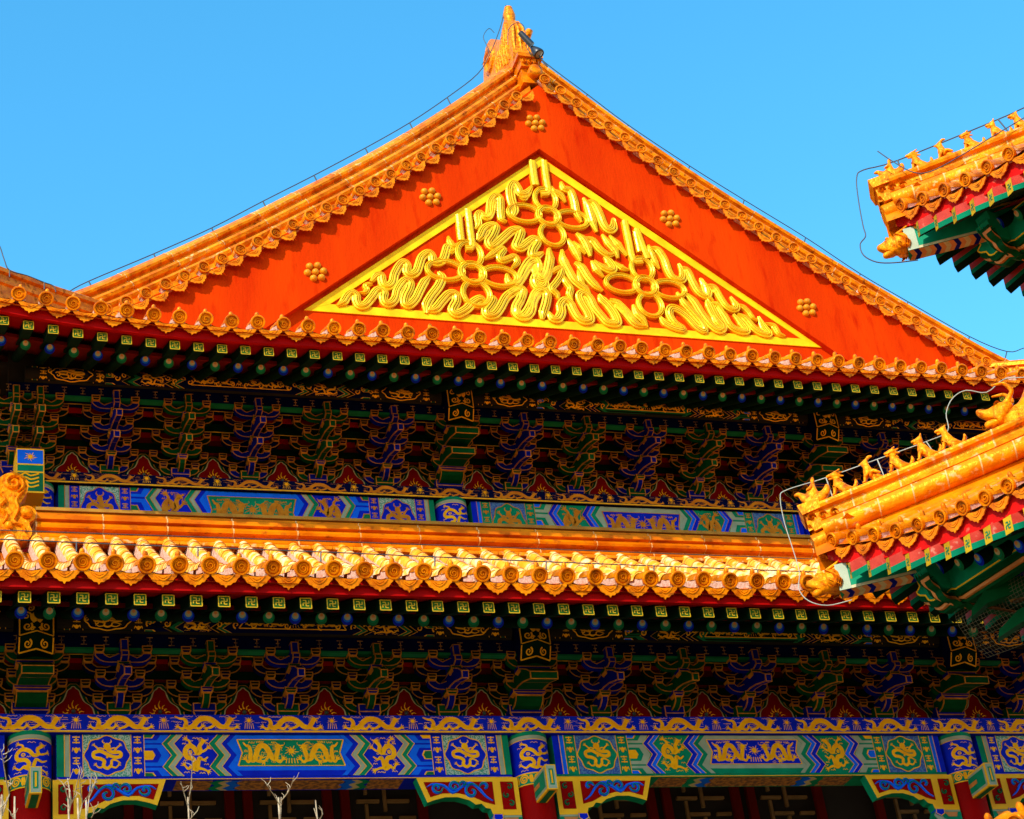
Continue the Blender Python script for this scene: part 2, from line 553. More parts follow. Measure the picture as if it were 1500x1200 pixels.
def dragon_front(mb, u0, v0, W, H, pl, w_, m):
    f = lambda a, b: (u0 + a * W, v0 + b * H)
    q = H * 0.055
    mb.stroke([f(*p) for p in ((.5, .7), (.66, .62), (.84, .62), (.86, .5), (.7, .47), (.5, .56), (.32, .66), (.14, .6), (.16, .46), (.32, .42), (.42, .34), (.4, .2), (.5, .12), (.6, .22), (.62, .36), (.72, .38), (.86, .28))],
              [q, q, q, q, q, q, q * .9, q * .7, q * .3], pl, w_, m, n=4)
    mb.flat([f(.5 + .1 * math.cos(t), .8 + .12 * math.sin(t)) for t in [i * .524 for i in range(12)]], pl, w_ + .0015, m)
    for sx in (-1, 1):
        mb.stroke([f(.5 + sx * .06, .9), f(.5 + sx * .12, .96), f(.5 + sx * .1, 1.02)], [q * .4, q * .15], pl, w_, m, n=3)
        mb.stroke([f(.5 + sx * .08, .72), f(.5 + sx * .2, .76), f(.5 + sx * .26, .7)], [q * .5, q * .15], pl, w_, m, n=3)
        leg(mb, [f(.5 + sx * .16, .62), f(.5 + sx * .26, .76), f(.5 + sx * .34, .84)], q * .6, pl, w_, m, H * .08)
        leg(mb, [f(.5 + sx * .1, .18), f(.5 + sx * .22, .14), f(.5 + sx * .3, .22)], q * .6, pl, w_, m, H * .08)
    mb.flat([f(.5 + .035 * math.cos(t), .47 + .04 * math.sin(t)) for t in [i * .785 for i in range(8)]], pl, w_ + .0015, m)


def spiral(c, r_, a0, turns, d=1, n=14, r1=0.15):
    return [(c[0] + r_ * (1 - (1 - r1) * i / n) * math.cos(a0 + d * turns * 2 * math.pi * i / n),
             c[1] + r_ * (1 - (1 - r1) * i / n) * math.sin(a0 + d * turns * 2 * math.pi * i / n)) for i in range(n + 1)]


def pearl(mb, c, r_, pl, w_, m):
    mb.flat([(c[0] + r_ * math.cos(t), c[1] + r_ * math.sin(t)) for t in [i * .628 for i in range(10)]], pl, w_, m)
    for k in range(10):
        a = k * .628 + .3
        L = r_ * (2.6 if k % 2 else 1.9)
        mb.stroke([(c[0] + r_ * 1.1 * math.cos(a), c[1] + r_ * 1.1 * math.sin(a)), (c[0] + L * math.cos(a + .2), c[1] + L * .8 * math.sin(a + .2))], [r_ * .2, r_ * .05], pl, w_, m, smooth=False)


def glyph_strip(mb, u0, u1, v0, v1, pl, w_, m):
    n = max(3, round((v1 - v0) / ((u1 - u0) * 0.95)))
    h = (v1 - v0) / n
    c = (u0 + u1) / 2
    q = (u1 - u0) * .36
    for i in range(n):
        y = v0 + h * (i + .5)
        if i % 2:
            for k in (-1, 0, 1):
                mb.stroke([(c - q * (.9 if k else .6), y + k * h * .26), (c + q * (.9 if k else .6), y + k * h * .26)], h * .06, pl, w_, m, smooth=False)
            mb.stroke([(c, y - h * .36), (c, y + h * .36)], q * .14, pl, w_ + .001, m, smooth=False)
        else:
            mb.flat([(c + q * .5 * math.cos(t), y + h * .3 * math.sin(t)) for t in [k * .785 for k in range(8)]], pl, w_, m)
            for sx in (-1, 1):
                mb.stroke([(c + sx * q * .4, y), (c + sx * q * .8, y + h * .22), (c + sx * q, y - h * .12)], [q * .2, q * .06], pl, w_, m, n=3)


ZIG = (1.0, -.55, 1.0, -.55, 1.0)


def zig(u, v0, v1, amp, d=1):
    ks = (0.0, .22, .5, .78, 1.0)
    return [(u + d * amp * z * .5, v0 + (v1 - v0) * k) for z, k in zip(ZIG, ks)]


def paint_beam(mb, pl, u0, u1, v0, v1, scheme, rich=True, gold='gold', w0=0.0):
    """whole front of a painted beam: end bands, dragon medallions, chevrons, coiled dragons, long dragon panel"""
    A, LA, B, LB = ('blue', 'light_blue', 'teal', 'bluish_white') if scheme == 0 else ('teal', 'bluish_white', 'blue', 'light_blue')
    fleck = 'teal_fleck' if scheme == 0 else 'blue_fleck'
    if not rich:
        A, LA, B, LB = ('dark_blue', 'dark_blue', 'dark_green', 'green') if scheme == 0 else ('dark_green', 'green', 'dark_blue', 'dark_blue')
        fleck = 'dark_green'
    H = v1 - v0
    half = (u1 - u0) / 2
    e1, e2, e3 = w0 + .003, w0 + .006, w0 + .009
    for d in (1, -1):
        o = u0 if d > 0 else u1
        X = lambda f_: o + d * f_ * half

        def band(a, b, m, e=e1):
            mb.strip([(X(a), v0), (X(a), v1)], [(X(b), v0), (X(b), v1)], pl, e, m)

        def line(a, t=.0035):
            mb.strip([(X(a) - t, v0), (X(a) - t, v1)], [(X(a) + t, v0), (X(a) + t, v1)], pl, e3, gold)
        band(0, .032, B)
        band(.032, .054, LB)
        band(.054, .108, A)
        glyph_strip(mb, min(X(.058), X(.104)), max(X(.058), X(.104)), v0, v1, pl, e2, gold)
        band(.108, .31, fleck)
        band(.31, .365, A)
        glyph_strip(mb, min(X(.314), X(.361)), max(X(.314), X(.361)), v0, v1, pl, e2, gold)
        for q in (.032, .054, .108, .31, .365):
            line(q)
        # medallion
        c = ((X(.108) + X(.31)) / 2, (v0 + v1) / 2)
        ru, rv = abs(X(.31) - X(.108)) * .47, H * .47
        ring = []
        for i in range(32):
            t = 2 * math.pi * i / 32
            k = .975 + .05 * math.cos(8 * t)
            ring.append((c[0] + ru * k * math.cos(t), c[1] + rv * k * math.sin(t)))
        mb.flat(ring, pl, e2, A)
        mb.stroke(ring, .0055, pl, e3, gold, n=2, closed=True)
        dragon_front(mb, c[0] - ru * .82, c[1] - rv * .85, ru * 1.64, rv * 1.62, pl, e3, gold)
        # box heads
        band(.365, .5, A)
        for (k0, k1) in ((-.22, .22), (.22, .78), (.78, 1.22)):
            va, vb = v0 + H * k0, v0 + H * k1
            vm = (va + vb) / 2
            for s_, mm, e in ((.92, LA, e2), (.62, A, e2 + .0015), (.40, gold, e2 + .002), (.34, 'green' if scheme == 0 else 'light_blue', e2 + .003)):
                hh = (vb - va) / 2 * s_
                uu = .365 + .088 * s_
                poly = [(X(.366), vm - hh), (X(uu), vm - hh), (X(uu + .028 * s_), vm), (X(uu), vm + hh), (X(.366), vm + hh)]
                poly = [(u, min(max(v, v0), v1)) for u, v in poly]
                cl = []
                for p in poly:
                    if not cl or (abs(p[0] - cl[-1][0]) + abs(p[1] - cl[-1][1])) > 1e-5:
                        cl.append(p)
                if len(cl) > 2 and max(v for _, v in cl) - min(v for _, v in cl) > 1e-4:
                    mb.flat(cl, pl, e, mm)
        amp = .05 * half

        def zb(a, b, m, e=e2):
            mb.strip(zig(X(a), v0, v1, amp, d), zig(X(b), v0, v1, amp, d), pl, e, m)

        def zl(a, t=.0017):
            mb.strip(zig(X(a - t), v0, v1, amp, d), zig(X(a + t), v0, v1, amp, d), pl, e3 + .001, gold)
        zb(.455, .48, B, e2 + .0035)
        zb(.48, .505, LB, e2 + .0035)
        mb.strip(zig(X(.505), v0, v1, amp, d), zig(X(.66), v0, v1, amp, d), pl, e1 + .001, A)
        for q in (.455, .48, .505):
            zl(q)
        a, b = sorted((X(.525), X(.645)))
        dragon_coil(mb, a, v0 + H * .06, b - a, H * .9, pl, e3, gold, d)
        wisps(mb, a, v0 + H * .05, b - a, H * .88, 26, pl, e3, gold, int(a * 100))
        zb(.655, .683, B)
        zb(.683, .708, LB)
        zb(.708, .735, A)
        zb(.735, .757, LA)
        for q in (.655, .683, .708):
            zl(q)
        # half of the long panel
        L = zig(X(.757), v0, v1, amp, d)
        mb.strip(L, [(u0 + half, v) for _, v in L], pl, e1, LA)
        vi0, vi1 = v0 + H * .24, v0 + H * .88
        Lm = [(X(.765), vi0), (X(.785), (vi0 + vi1) / 2), (X(.765), vi1)]
        mb.strip(zig(X(.757), v0, v0 + H * .13, 0, d), [(u0 + half, v) for _, v in zig(X(.757), v0, v0 + H * .13, 0, d)], pl, e1 + .001, A)
        mb.strip(Lm, [(u0 + half, v) for _, v in Lm], pl, e2, B if rich else A)
        Lg = [(p[0] - d * .008, p[1]) for p in Lm]
        mb.strip(Lg, [(p[0] + d * .006, p[1]) for p in Lm], pl, e3, gold)
        for vv in (vi0, vi1):
            mb.strip([(X(.765), vv - .004), (X(.765), vv + .004)], [(u0 + half, vv - .004), (u0 + half, vv + .004)], pl, e3, gold)
        a, b = sorted((X(.79), X(.965)))
        dragon_long(mb, a, vi0 + .02, b - a, (vi1 - vi0) * .86, pl, e3, gold, d)
        wisps(mb, a, vi0 + .02, b - a, (vi1 - vi0) * .84, 34, pl, e3, gold, int(a * 100) + 7)
    pearl(mb, (u0 + half, v0 + H * .6), H * .07, pl, e3, gold)
    for k in range(-2, 3):
        mb.stroke([(u0 + half + k * .03, v0 + H * .3), (u0 + half + k * .024, v0 + H * .42)], H * .012, pl, e3, gold, smooth=False)

# ================================================================== ground
mb = MB()
mb.box(-600, 600, -600, 600, -2.0, -1.6, 'stone')
g = obj('courtyard_paving', mb)
g['kind'] = 'structure'

# ================================================================== the hall
HALL = empty('temple_hall', (9.37, 20.0, -1.6), 'large temple hall with red gable, gilded relief and two painted eaves', 'temple hall')
YW, ZB = 18.1, 7.87            # wall plane and bracket base of the storey below
YU, ZU = 20.55, 11.99          # the same for the storey above
DY, DZ = 2.223, 4.271          # how far its eave lies behind and above the first one
DK = 0.0757
LH, ST = 0.1514, 0.227
LCOL = [1.81 + 5 * k for k in range(-1, 3)]
UCOL = [2.13 + 5.02 * k for k in range(0, 3)]
XC = 9.37                      # gable axis


def front(Y):
    return lambda u, v, w_: (u, Y - w_, v)


def barrel(Yc, Zc, r_):
    return lambda u, v, w_: (u, Yc - (r_ + w_) * math.cos(v / r_), Zc + (r_ + w_) * math.sin(v / r_))


def drum(Xc, Yc, r_):
    return lambda u, v, w_: (Xc + (r_ + w_) * math.sin(u / r_), Yc - (r_ + w_) * math.cos(u / r_), v)


# --- columns, collars, beam ends
def column(X, Yc, z0, z1, zc0, boxed=True):
    mb = MB()
    r_ = 0.2
    mb.lathe([(r_, z0), (r_, zc0 + .001)], (X, Yc, 0), (0, 0, 1), 'red', 32)
    c = obj('column', mb, HALL)
    mb = MB()
    H = z1 - zc0
    rr = r_ + .004
    for a, b, m in ((0, .02, 'gold'), (.02, .2, 'teal'), (.2, .225, 'gold'), (.225, .84, 'blue'), (.84, .855, 'gold'), (.855, .925, 'bluish_white'), (.925, 1.0, 'teal')):
        mb.lathe([(rr, zc0 + H * a), (rr, zc0 + H * b)], (X, Yc, 0), (0, 0, 1), m, 32)
    pl = drum(X, Yc, rr)
    dragon_coil(mb, -.19, zc0 + H * .25, .38, H * .56, pl, .003, 'gold')
    for k in (-1, 0, 1):
        u = k * .15
        mb.stroke(spiral((u, zc0 + H * .11), .05, 0, 2, 1, 16), .007, pl, .003, 'gold', n=2)
        for sx in (-1, 1):
            mb.flat([(u + sx * .068 + .014 * math.cos(t), zc0 + H * .11 + .045 * math.sin(t)) for t in [i * .785 for i in range(8)]], pl, .003, 'gold')
    obj('painted_collar', mb, c)
    if boxed:
        mb = MB()
        x0, x1, y0, y1, a, b = X - .055, X + .055, Yc - .56, Yc - .1, zc0 - .2, zc0 + .06
        mb.box(x0, x1, y0, y1, a, b, 'gold_flat')
        f = front(y0)
        mb.flat([(x0 + .01, a + .01), (x1 - .01, a + .01), (x1 - .01, b - .01), (x0 + .01, b - .01)], f, .002, 'bluish_white')
        mb.flat([(X - .024, a + .045), (X + .024, a + .045), (X + .024, b - .045), (X - .024, b - .045)], f, .004, 'teal')
        mb.flat([(X - .009, a + .06), (X + .009, a + .06), (X + .009, b - .06), (X - .009, b - .06)], f, .006, 'gold')
        for sx, xs in ((-1, x0), (1, x1)):
            sd_ = lambda u, v, w_, xs=xs, sx=sx: (xs + sx * w_, u, v)
            mb.flat([(y0 + .02, a + .02), (y1, a + .02), (y1, b - .02), (y0 + .02, b - .02)], sd_, .002, 'bluish_white')
            mb.flat([(y0 + .045, a + .045), (y1, a + .045), (y1, b - .045), (y0 + .045, b - .045)], sd_, .004, 'teal')
            mb.flat([(y0 + .2, (a + b) / 2 - .022), (y1, (a + b) / 2 - .022), (y1, (a + b) / 2 + .022), (y0 + .2, (a + b) / 2 + .022)], sd_, .006, 'orange_zig')
        bt = lambda u, v, w_: (u, v, a - w_)
        mb.flat([(x0 + .02, y0 + .03), (x1 - .02, y0 + .03), (x1 - .02, y1), (x0 + .02, y1)], bt, .002, 'green')
        obj('beam_end', mb, c)
    return c


for X in LCOL:
    column(X, YW, -1.6, 7.69, 7.12)
for X in UCOL:
    column(X, YU, 9.5, 11.85, 11.3, boxed=False)

# --- painted tie beams between the columns
def painted_beam(x0, x1, Yf, z0, z1, scheme, gold='gold'):
    mb = MB()
    base = 'blue' if scheme == 0 else 'teal'
    r_ = .03
    prof = [(Yf, z1), (Yf, z0 + r_), (Yf + .01, z0 + .008), (Yf + r_, z0), (Yf + .3, z0), (Yf + .3, z1)]
    mb.loft([[(x0, y, z) for y, z in prof], [(x1, y, z) for y, z in prof]], base, closed_ring=True, caps=True)
    paint_beam(mb, front(Yf), x0, x1, z0 + r_, z1, scheme, gold=gold)
    # painted underside
    un = lambda u, v, w_: (u, v, z0 - w_)
    half = (x1 - x0) / 2
    for d, o in ((1, x0), (-1, x1)):
        X = lambda f_: o + d * f_ * half
        for a, b, m in ((0, .11, base), (.11, .31, 'brown_gold'), (.31, .5, base), (.5, .655, 'brown_gold'), (.765, 1.0, 'brown_gold')):
            mb.strip([(X(a), Yf + .03), (X(a), Yf + .28)], [(X(b), Yf + .03), (X(b), Yf + .28)], un, .002, m)
        for a, b, m in ((.655, .69, 'teal'), (.69, .72, 'cream'), (.72, .765, 'light_blue')):
            mb.strip(zig(X(a), Yf + .03, Yf + .28, .08, d), zig(X(b), Yf + .03, Yf + .28, .08, d), un, .004, m)
    mb.box(x0, x1, Yf - .004, Yf + .006, z0 + .0, z0 + .006, 'gold_flat')
    return obj('painted_beam', mb, HALL)


for k, X in enumerate(LCOL):
    painted_beam(X + .24, X + 4.76, 18.0, 7.23, 7.685, (k + 1) % 2)
for k, X in enumerate(UCOL):
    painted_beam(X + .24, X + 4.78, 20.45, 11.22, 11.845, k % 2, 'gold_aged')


# --- dragon frieze (flat beam) under the brackets
def frieze(x0, x1, Yf, z0, z1, X0, pitch, n, dark):
    mb = MB()
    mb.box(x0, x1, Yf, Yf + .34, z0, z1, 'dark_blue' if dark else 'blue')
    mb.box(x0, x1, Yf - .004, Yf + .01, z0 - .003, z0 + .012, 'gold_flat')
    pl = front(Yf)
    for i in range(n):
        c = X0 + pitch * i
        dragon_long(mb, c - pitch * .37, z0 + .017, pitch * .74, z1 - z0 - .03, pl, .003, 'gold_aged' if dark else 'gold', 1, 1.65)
        p = (c + pitch * .5, z0 + (z1 - z0) * .66)
        pearl(mb, p, .021, pl, .003, 'gold')
        wisps(mb, c - pitch * .45, z0 + .02, pitch * .9, z1 - z0 - .04, 18, pl, .003, 'gold_aged' if dark else 'gold', i)
        for q in range(-2, 3):
            mb.stroke([(p[0] + q * .018, p[1] - .03), (p[0] + q * .022, z0 + .03)], .0028, pl, .003, 'gold', smooth=False)
    return obj('frieze_beam', mb, HALL)


frieze(-3.4, 17.0, 17.93, 7.69, 7.868, LCOL[1] - 5 / 6, 5 / 6, 16, False)
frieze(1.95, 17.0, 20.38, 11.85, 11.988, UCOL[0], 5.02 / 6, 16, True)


# --- bracket sets
def loc_front(u, v, w_):
    return (u, -w_, v)


CACHE = {}


def cached(key, fn):
    if key not in CACHE:
        CACHE[key] = fn().mesh(key[0])
    return CACHE[key]


def m_arm(L, col):
    def f():
        mb = MB()
        h, e = L / 2, .105
        top = [(-h, e), (-h + .085, e), (-h + .1, .085), (-h + .13, .066), (-.13, .06), (-.08, .085), (-.05, .1), (.05, .1), (.08, .085), (.13, .06), (h - .13, .066), (h - .1, .085), (h - .085, e), (h, e)]
        bot = [(h, .07), (h - .02, .045), (h - .05, .02), (h - .09, .005), (h - .13, 0), (-h + .13, 0), (-h + .09, .005), (-h + .05, .02), (-h + .02, .045), (-h, .07)]
        poly = (top + bot)[::-1]
        mb.prism(poly, lambda u, v, w_: (u, .036 - w_, v), 0, .072, col, rim=.0115, rim_m='gold_line')
        return mb
    return cached(('bracket_arm', L, col), f)


def m_block(wd, ht, col, dp=.1):
    def f():
        mb = MB()
        a, b = wd / 2, wd / 2 * .78
        d, e = dp / 2, dp / 2 * .8
        poly = [(-b, 0), (b, 0), (a, ht * .45), (a, ht), (-a, ht), (-a, ht * .45)]
        # tapered block: two stacked hexahedra with a rimmed face
        mb.hexa([(-b, -e, 0), (b, -e, 0), (b, e, 0), (-b, e, 0)], [(-a, -d, ht * .45), (a, -d, ht * .45), (a, d, ht * .45), (-a, d, ht * .45)], 'gold_line')
        mb.prism([(-a, ht * .45), (a, ht * .45), (a, ht), (-a, ht)], lambda u, v, w_: (u, d - w_, v), 0, dp, col, rim=.011, rim_m='gold_line')
        mb.flat([(-b + .013, .012), (b - .013, .012), (a - .013, ht * .42), (-a + .013, ht * .42)],
                lambda u, v, w_: (u, -(e + (d - e) * v / (ht * .45)) - w_, v), .002, col)
        return mb
    return cached(('bearing_block', wd, ht, col, dp), f)


def m_big(wd, col):
    def f():
        mb = MB()
        a, b = wd / 2, wd / 2 * .72
        mb.hexa([(-b, -.08, 0), (b, -.08, 0), (b, .08, 0), (-b, .08, 0)], [(-a, -.115, .06), (a, -.115, .06), (a, .115, .06), (-a, .115, .06)], col)
        mb.prism([(-a, .06), (a, .06), (a, .15), (-a, .15)], lambda u, v, w_: (u, .115 - w_, v), 0, .23, col, rim=.011, rim_m='gold_line')
        f_ = lambda u, v, w_: (u, -(.08 + .035 * v / .06) - w_, v)
        for sx in (-1, 1):
            mb.stroke([(sx * b, 0), (sx * a, .06)], .007, f_, .002, 'gold_line', smooth=False)
        return mb
    return cached(('bracket_set', wd, col), f)


def m_nose(kind, reach, wd, col):
    """bars that run out from the wall: 0 curved arm, 1 beaked lever, 2 square head"""
    def f():
        mb = MB()
        if kind == 0:
            P = [(0, 0), (-reach + .12, 0), (-reach + .04, .015), (-reach - .02, .05), (-reach - .045, .1), (-reach - .045, .15), (0, .15)]
        elif kind == 1:
            P = [(0, .0), (-reach + .1, 0), (-reach - .06, -.025), (-reach - .30, -.095), (-reach - .315, -.012), (-reach - .22, .055), (-reach - .1, .115), (-reach, .145), (0, .15)]
        else:
            P = [(0, 0), (-reach - .1, 0), (-reach - .16, .02), (-reach - .16, .075), (-reach - .125, .09), (-reach - .125, .21), (0, .21)]
        h = wd / 2
        n = len(P)
        A = [(-h, y, z) for y, z in P]
        B = [(h, y, z) for y, z in P]
        mb.add(A, [tuple(range(n))[::-1]], col)
        mb.add(B, [tuple(range(n))], col)
        g_ = .0095
        tips = {0: (), 1: (3,), 2: (2, 4)}[kind]
        for i in range(n):
            j = (i + 1) % n
            (ya, za), (yb, zb) = P[i], P[j]
            L = math.hypot(yb - ya, zb - za)
            if L < 1e-6 or (ya == 0 and yb == 0):
                continue
            e = min(g_, L * .3) if (kind, i) in ((1, 2), (2, 2), (2, 4)) or i in tips else 0.0
            ty, tz = (yb - ya) / L * e, (zb - za) / L * e
            q = [(-h + g_, ya + ty, za + tz), (h - g_, ya + ty, za + tz), (h - g_, yb - ty, zb - tz), (-h + g_, yb - ty, zb - tz)]
            vs_ = [A[i], B[i], B[j], A[j]] + q
            mb.add(vs_, [(1, 2, 6, 5), (3, 0, 4, 7)] + ([(0, 1, 5, 4), (2, 3, 7, 6)] if e else []), 'gold_line')
            mb.add(q, [(0, 1, 2, 3)], col)
        # gilt edge on the two cheeks
        I = inset(P, .011)
        for sx in (-1, 1):
            cheek = lambda u, v, w_, sx=sx: (sx * (h + w_), u, v)
            for i in range(n):
                j = (i + 1) % n
                if P[i][0] == 0 and P[j][0] == 0:
                    continue
                mb.flat([P[i], P[j], I[j], I[i]], cheek, .0015, 'gold_line')
        return mb
    return cached(('cantilever_nose', kind, reach, wd, col), f)


def m_head(reach, col):
    """the big prow-shaped beam head over a column"""
    def f():
        mb = MB()
        h, z0, z1, p = .165, 0.0, .47, .05
        F = reach + .2
        fy = lambda u, back=0: -(F - back) - p * (1 - abs(u) / h)
        zt = lambda u: z1 + .05 * (1 - abs(u) / h)
        zl = lambda u: .15 + .03 * (1 - abs(u) / h)
        us = [-h, 0, h]
        rows = [[(u, fy(u), zt(u)) for u in us], [(u, fy(u), zl(u)) for u in us], [(u, fy(u, .09), z0 + .03 * (1 - abs(u) / h)) for u in us], [(u, -.1, z0) for u in us]]
        mb.loft(rows, col)
        for s_ in (0, 2):
            mb.add([rows[k][s_] for k in range(4)] + [(us[s_], -.1, z1)], [(0, 1, 2, 3, 4)], 'dark_blue')
        mb.add([rows[0][0], rows[0][1], rows[0][2], (h, -.1, z1), (-h, -.1, z1)], [(0, 1, 2, 3, 4)], col)

        def pu(u, v, w_):
            return (u, fy(u) - w_, v)

        def plo(u, v, w_):
            t = max(0, min(1, (zl(u) - v) / .15))
            return (u, fy(u, .09 * t) - w_, v)
        e, t = .004, .008
        for s_ in (-1, 1):
            for pts in ([(s_ * (h - t), zl(h) + t), (s_ * (h - t), zt(h) - t)], [(s_ * (h - t), zt(h) - t), (0, zt(0) - t)], [(s_ * (h - t), zl(h) + t), (0, zl(0) + t)]):
                mb.stroke(pts, t * .8, pu, e, 'gold', smooth=False)
            for pts in ([(s_ * (h - t), .012), (s_ * (h - t), zl(h) - t)], [(s_ * (h - t), .012), (0, .04)]):
                mb.stroke(pts, t * .8, plo, e, 'gold', smooth=False)
            for c, r_, a, d in (((.085, .245), .045, 2.4, 1), ((.095, .355), .045, 3.6, -1), ((.055, .43), .035, 1.0, 1), ((.04, .215), .02, 3, -1)):
                mb.stroke(spiral((s_ * c[0], c[1]), r_, a if s_ > 0 else math.pi - a, 1.4, d * s_), [.009, .005], pu, e, 'gold', n=2)
            mb.stroke(spiral((s_ * .08, .085), .04, 2 if s_ > 0 else 1.1, 1.4, s_), [.008, .004], plo, e, 'gold', n=2)
            fl = [(s_ * .002, .29), (s_ * .03, .275), (s_ * .05, .3), (s_ * .062, .33), (s_ * .05, .365), (s_ * .03, .385), (s_ * .002, .395)]
            mb.flat(fl, pu, e + .001, 'gold')
        return mb
    return cached(('beam_head', reach, col), f)


def bracket_set(at, steps, color, kind='mid', rz=0.0):
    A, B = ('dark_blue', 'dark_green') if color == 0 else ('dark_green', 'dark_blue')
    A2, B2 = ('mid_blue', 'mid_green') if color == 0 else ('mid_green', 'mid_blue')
    colk = kind == 'col'
    wd = .3 if colk else DK
    mtx = Matrix.Rotation(rz, 3, 'Z')
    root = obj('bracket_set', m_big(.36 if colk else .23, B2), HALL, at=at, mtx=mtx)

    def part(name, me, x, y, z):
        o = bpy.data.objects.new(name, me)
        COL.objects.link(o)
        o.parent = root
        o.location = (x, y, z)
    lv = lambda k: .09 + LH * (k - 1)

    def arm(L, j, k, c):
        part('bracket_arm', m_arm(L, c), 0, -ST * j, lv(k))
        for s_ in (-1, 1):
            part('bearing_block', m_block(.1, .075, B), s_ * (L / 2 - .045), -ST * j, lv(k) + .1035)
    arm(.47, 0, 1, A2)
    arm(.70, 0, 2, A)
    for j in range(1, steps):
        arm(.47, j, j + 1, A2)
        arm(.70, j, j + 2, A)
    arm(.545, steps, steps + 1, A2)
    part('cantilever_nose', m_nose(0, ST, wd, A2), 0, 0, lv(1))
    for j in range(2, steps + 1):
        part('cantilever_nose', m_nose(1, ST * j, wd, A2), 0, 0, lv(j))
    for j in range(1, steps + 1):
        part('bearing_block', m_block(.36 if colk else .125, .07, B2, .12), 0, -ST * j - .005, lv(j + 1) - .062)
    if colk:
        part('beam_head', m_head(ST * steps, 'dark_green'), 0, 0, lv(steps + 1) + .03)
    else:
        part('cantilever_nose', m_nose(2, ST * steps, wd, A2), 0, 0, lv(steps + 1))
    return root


PITCH_L, PITCH_U = 5 / 6, 5.02 / 6
LSETS = [LCOL[1] + PITCH_L * i for i in range(-4, 15)]
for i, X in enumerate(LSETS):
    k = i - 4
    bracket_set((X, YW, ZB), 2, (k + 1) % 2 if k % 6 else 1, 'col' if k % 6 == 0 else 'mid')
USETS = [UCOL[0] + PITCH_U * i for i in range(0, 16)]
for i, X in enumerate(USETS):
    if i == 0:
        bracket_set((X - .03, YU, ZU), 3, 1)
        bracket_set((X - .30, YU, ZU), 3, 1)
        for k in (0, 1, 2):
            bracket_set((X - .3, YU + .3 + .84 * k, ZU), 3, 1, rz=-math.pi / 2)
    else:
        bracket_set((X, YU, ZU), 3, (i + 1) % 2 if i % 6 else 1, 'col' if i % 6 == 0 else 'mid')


# --- red arched boards between the brackets
def arch_board(X, Yw, zb, pitch, top):
    mb = MB()
    pl = lambda u, v, w_: (u, -w_, v)
    h = pitch / 2

    def arch(k):
        half = [(.335 - k, .0), (.30 - k, .03), (.245 - k * .9, .075), (.235 - k, .13), (.205 - k, .17), (.15 - k * .9, .205), (.125 - k, .26), (.10 - k * .9, .32), (.06 - k * .7, .375 - k * .6), (.03 - k * .4, .40 - k * .7)]
        c = cr(half, 3)
        c = [(max(u, .004), v) for u, v in c]
        return c + [(-u, v) for u, v in c[::-1]]
    mb.box(-h + .002, h - .002, 0, .03, 0, top, 'dark_green')
    for k, e, m in ((0, .003, 'gold_line'), (.01, .005, 'mid_green'), (.04, .007, 'cream'), (.054, .009, 'arch_red')):
        mb.flat(arch(k), pl, e, m)
    for k in range(9):
        a = -.35 + k * (math.pi + .7) / 8
        r0, r1 = .052, .085 + (.05 if k == 4 else .018 * (k % 2))
        mb.stroke([(r0 * math.cos(a), .085 + r0 * math.sin(a)), ((r0 + r1) / 2 * math.cos(a + .15), .085 + (r0 + r1) / 2 * math.sin(a + .15)), (r1 * math.cos(a), .085 + r1 * math.sin(a))], [.008, .002], pl, .012, 'gold', n=3)
    o = obj('arch_board', mb, HALL, at=(X, Yw, zb))
    mb = MB()
    for c in ((-.025, .062), (.025, .062), (0, .105)):
        mb.ball((c[0], -.012, c[1]), .022, 'jewel', 8, 5)
    obj('flame_jewel', mb, o, at=(X, Yw, zb))
    return o


for X in LSETS[:-1]:
    arch_board(X + PITCH_L / 2, YW + .02, ZB, PITCH_L, .42)
for X in USETS[:-1]:
    arch_board(X + PITCH_U / 2, YU + .02, ZU, PITCH_U, .42)


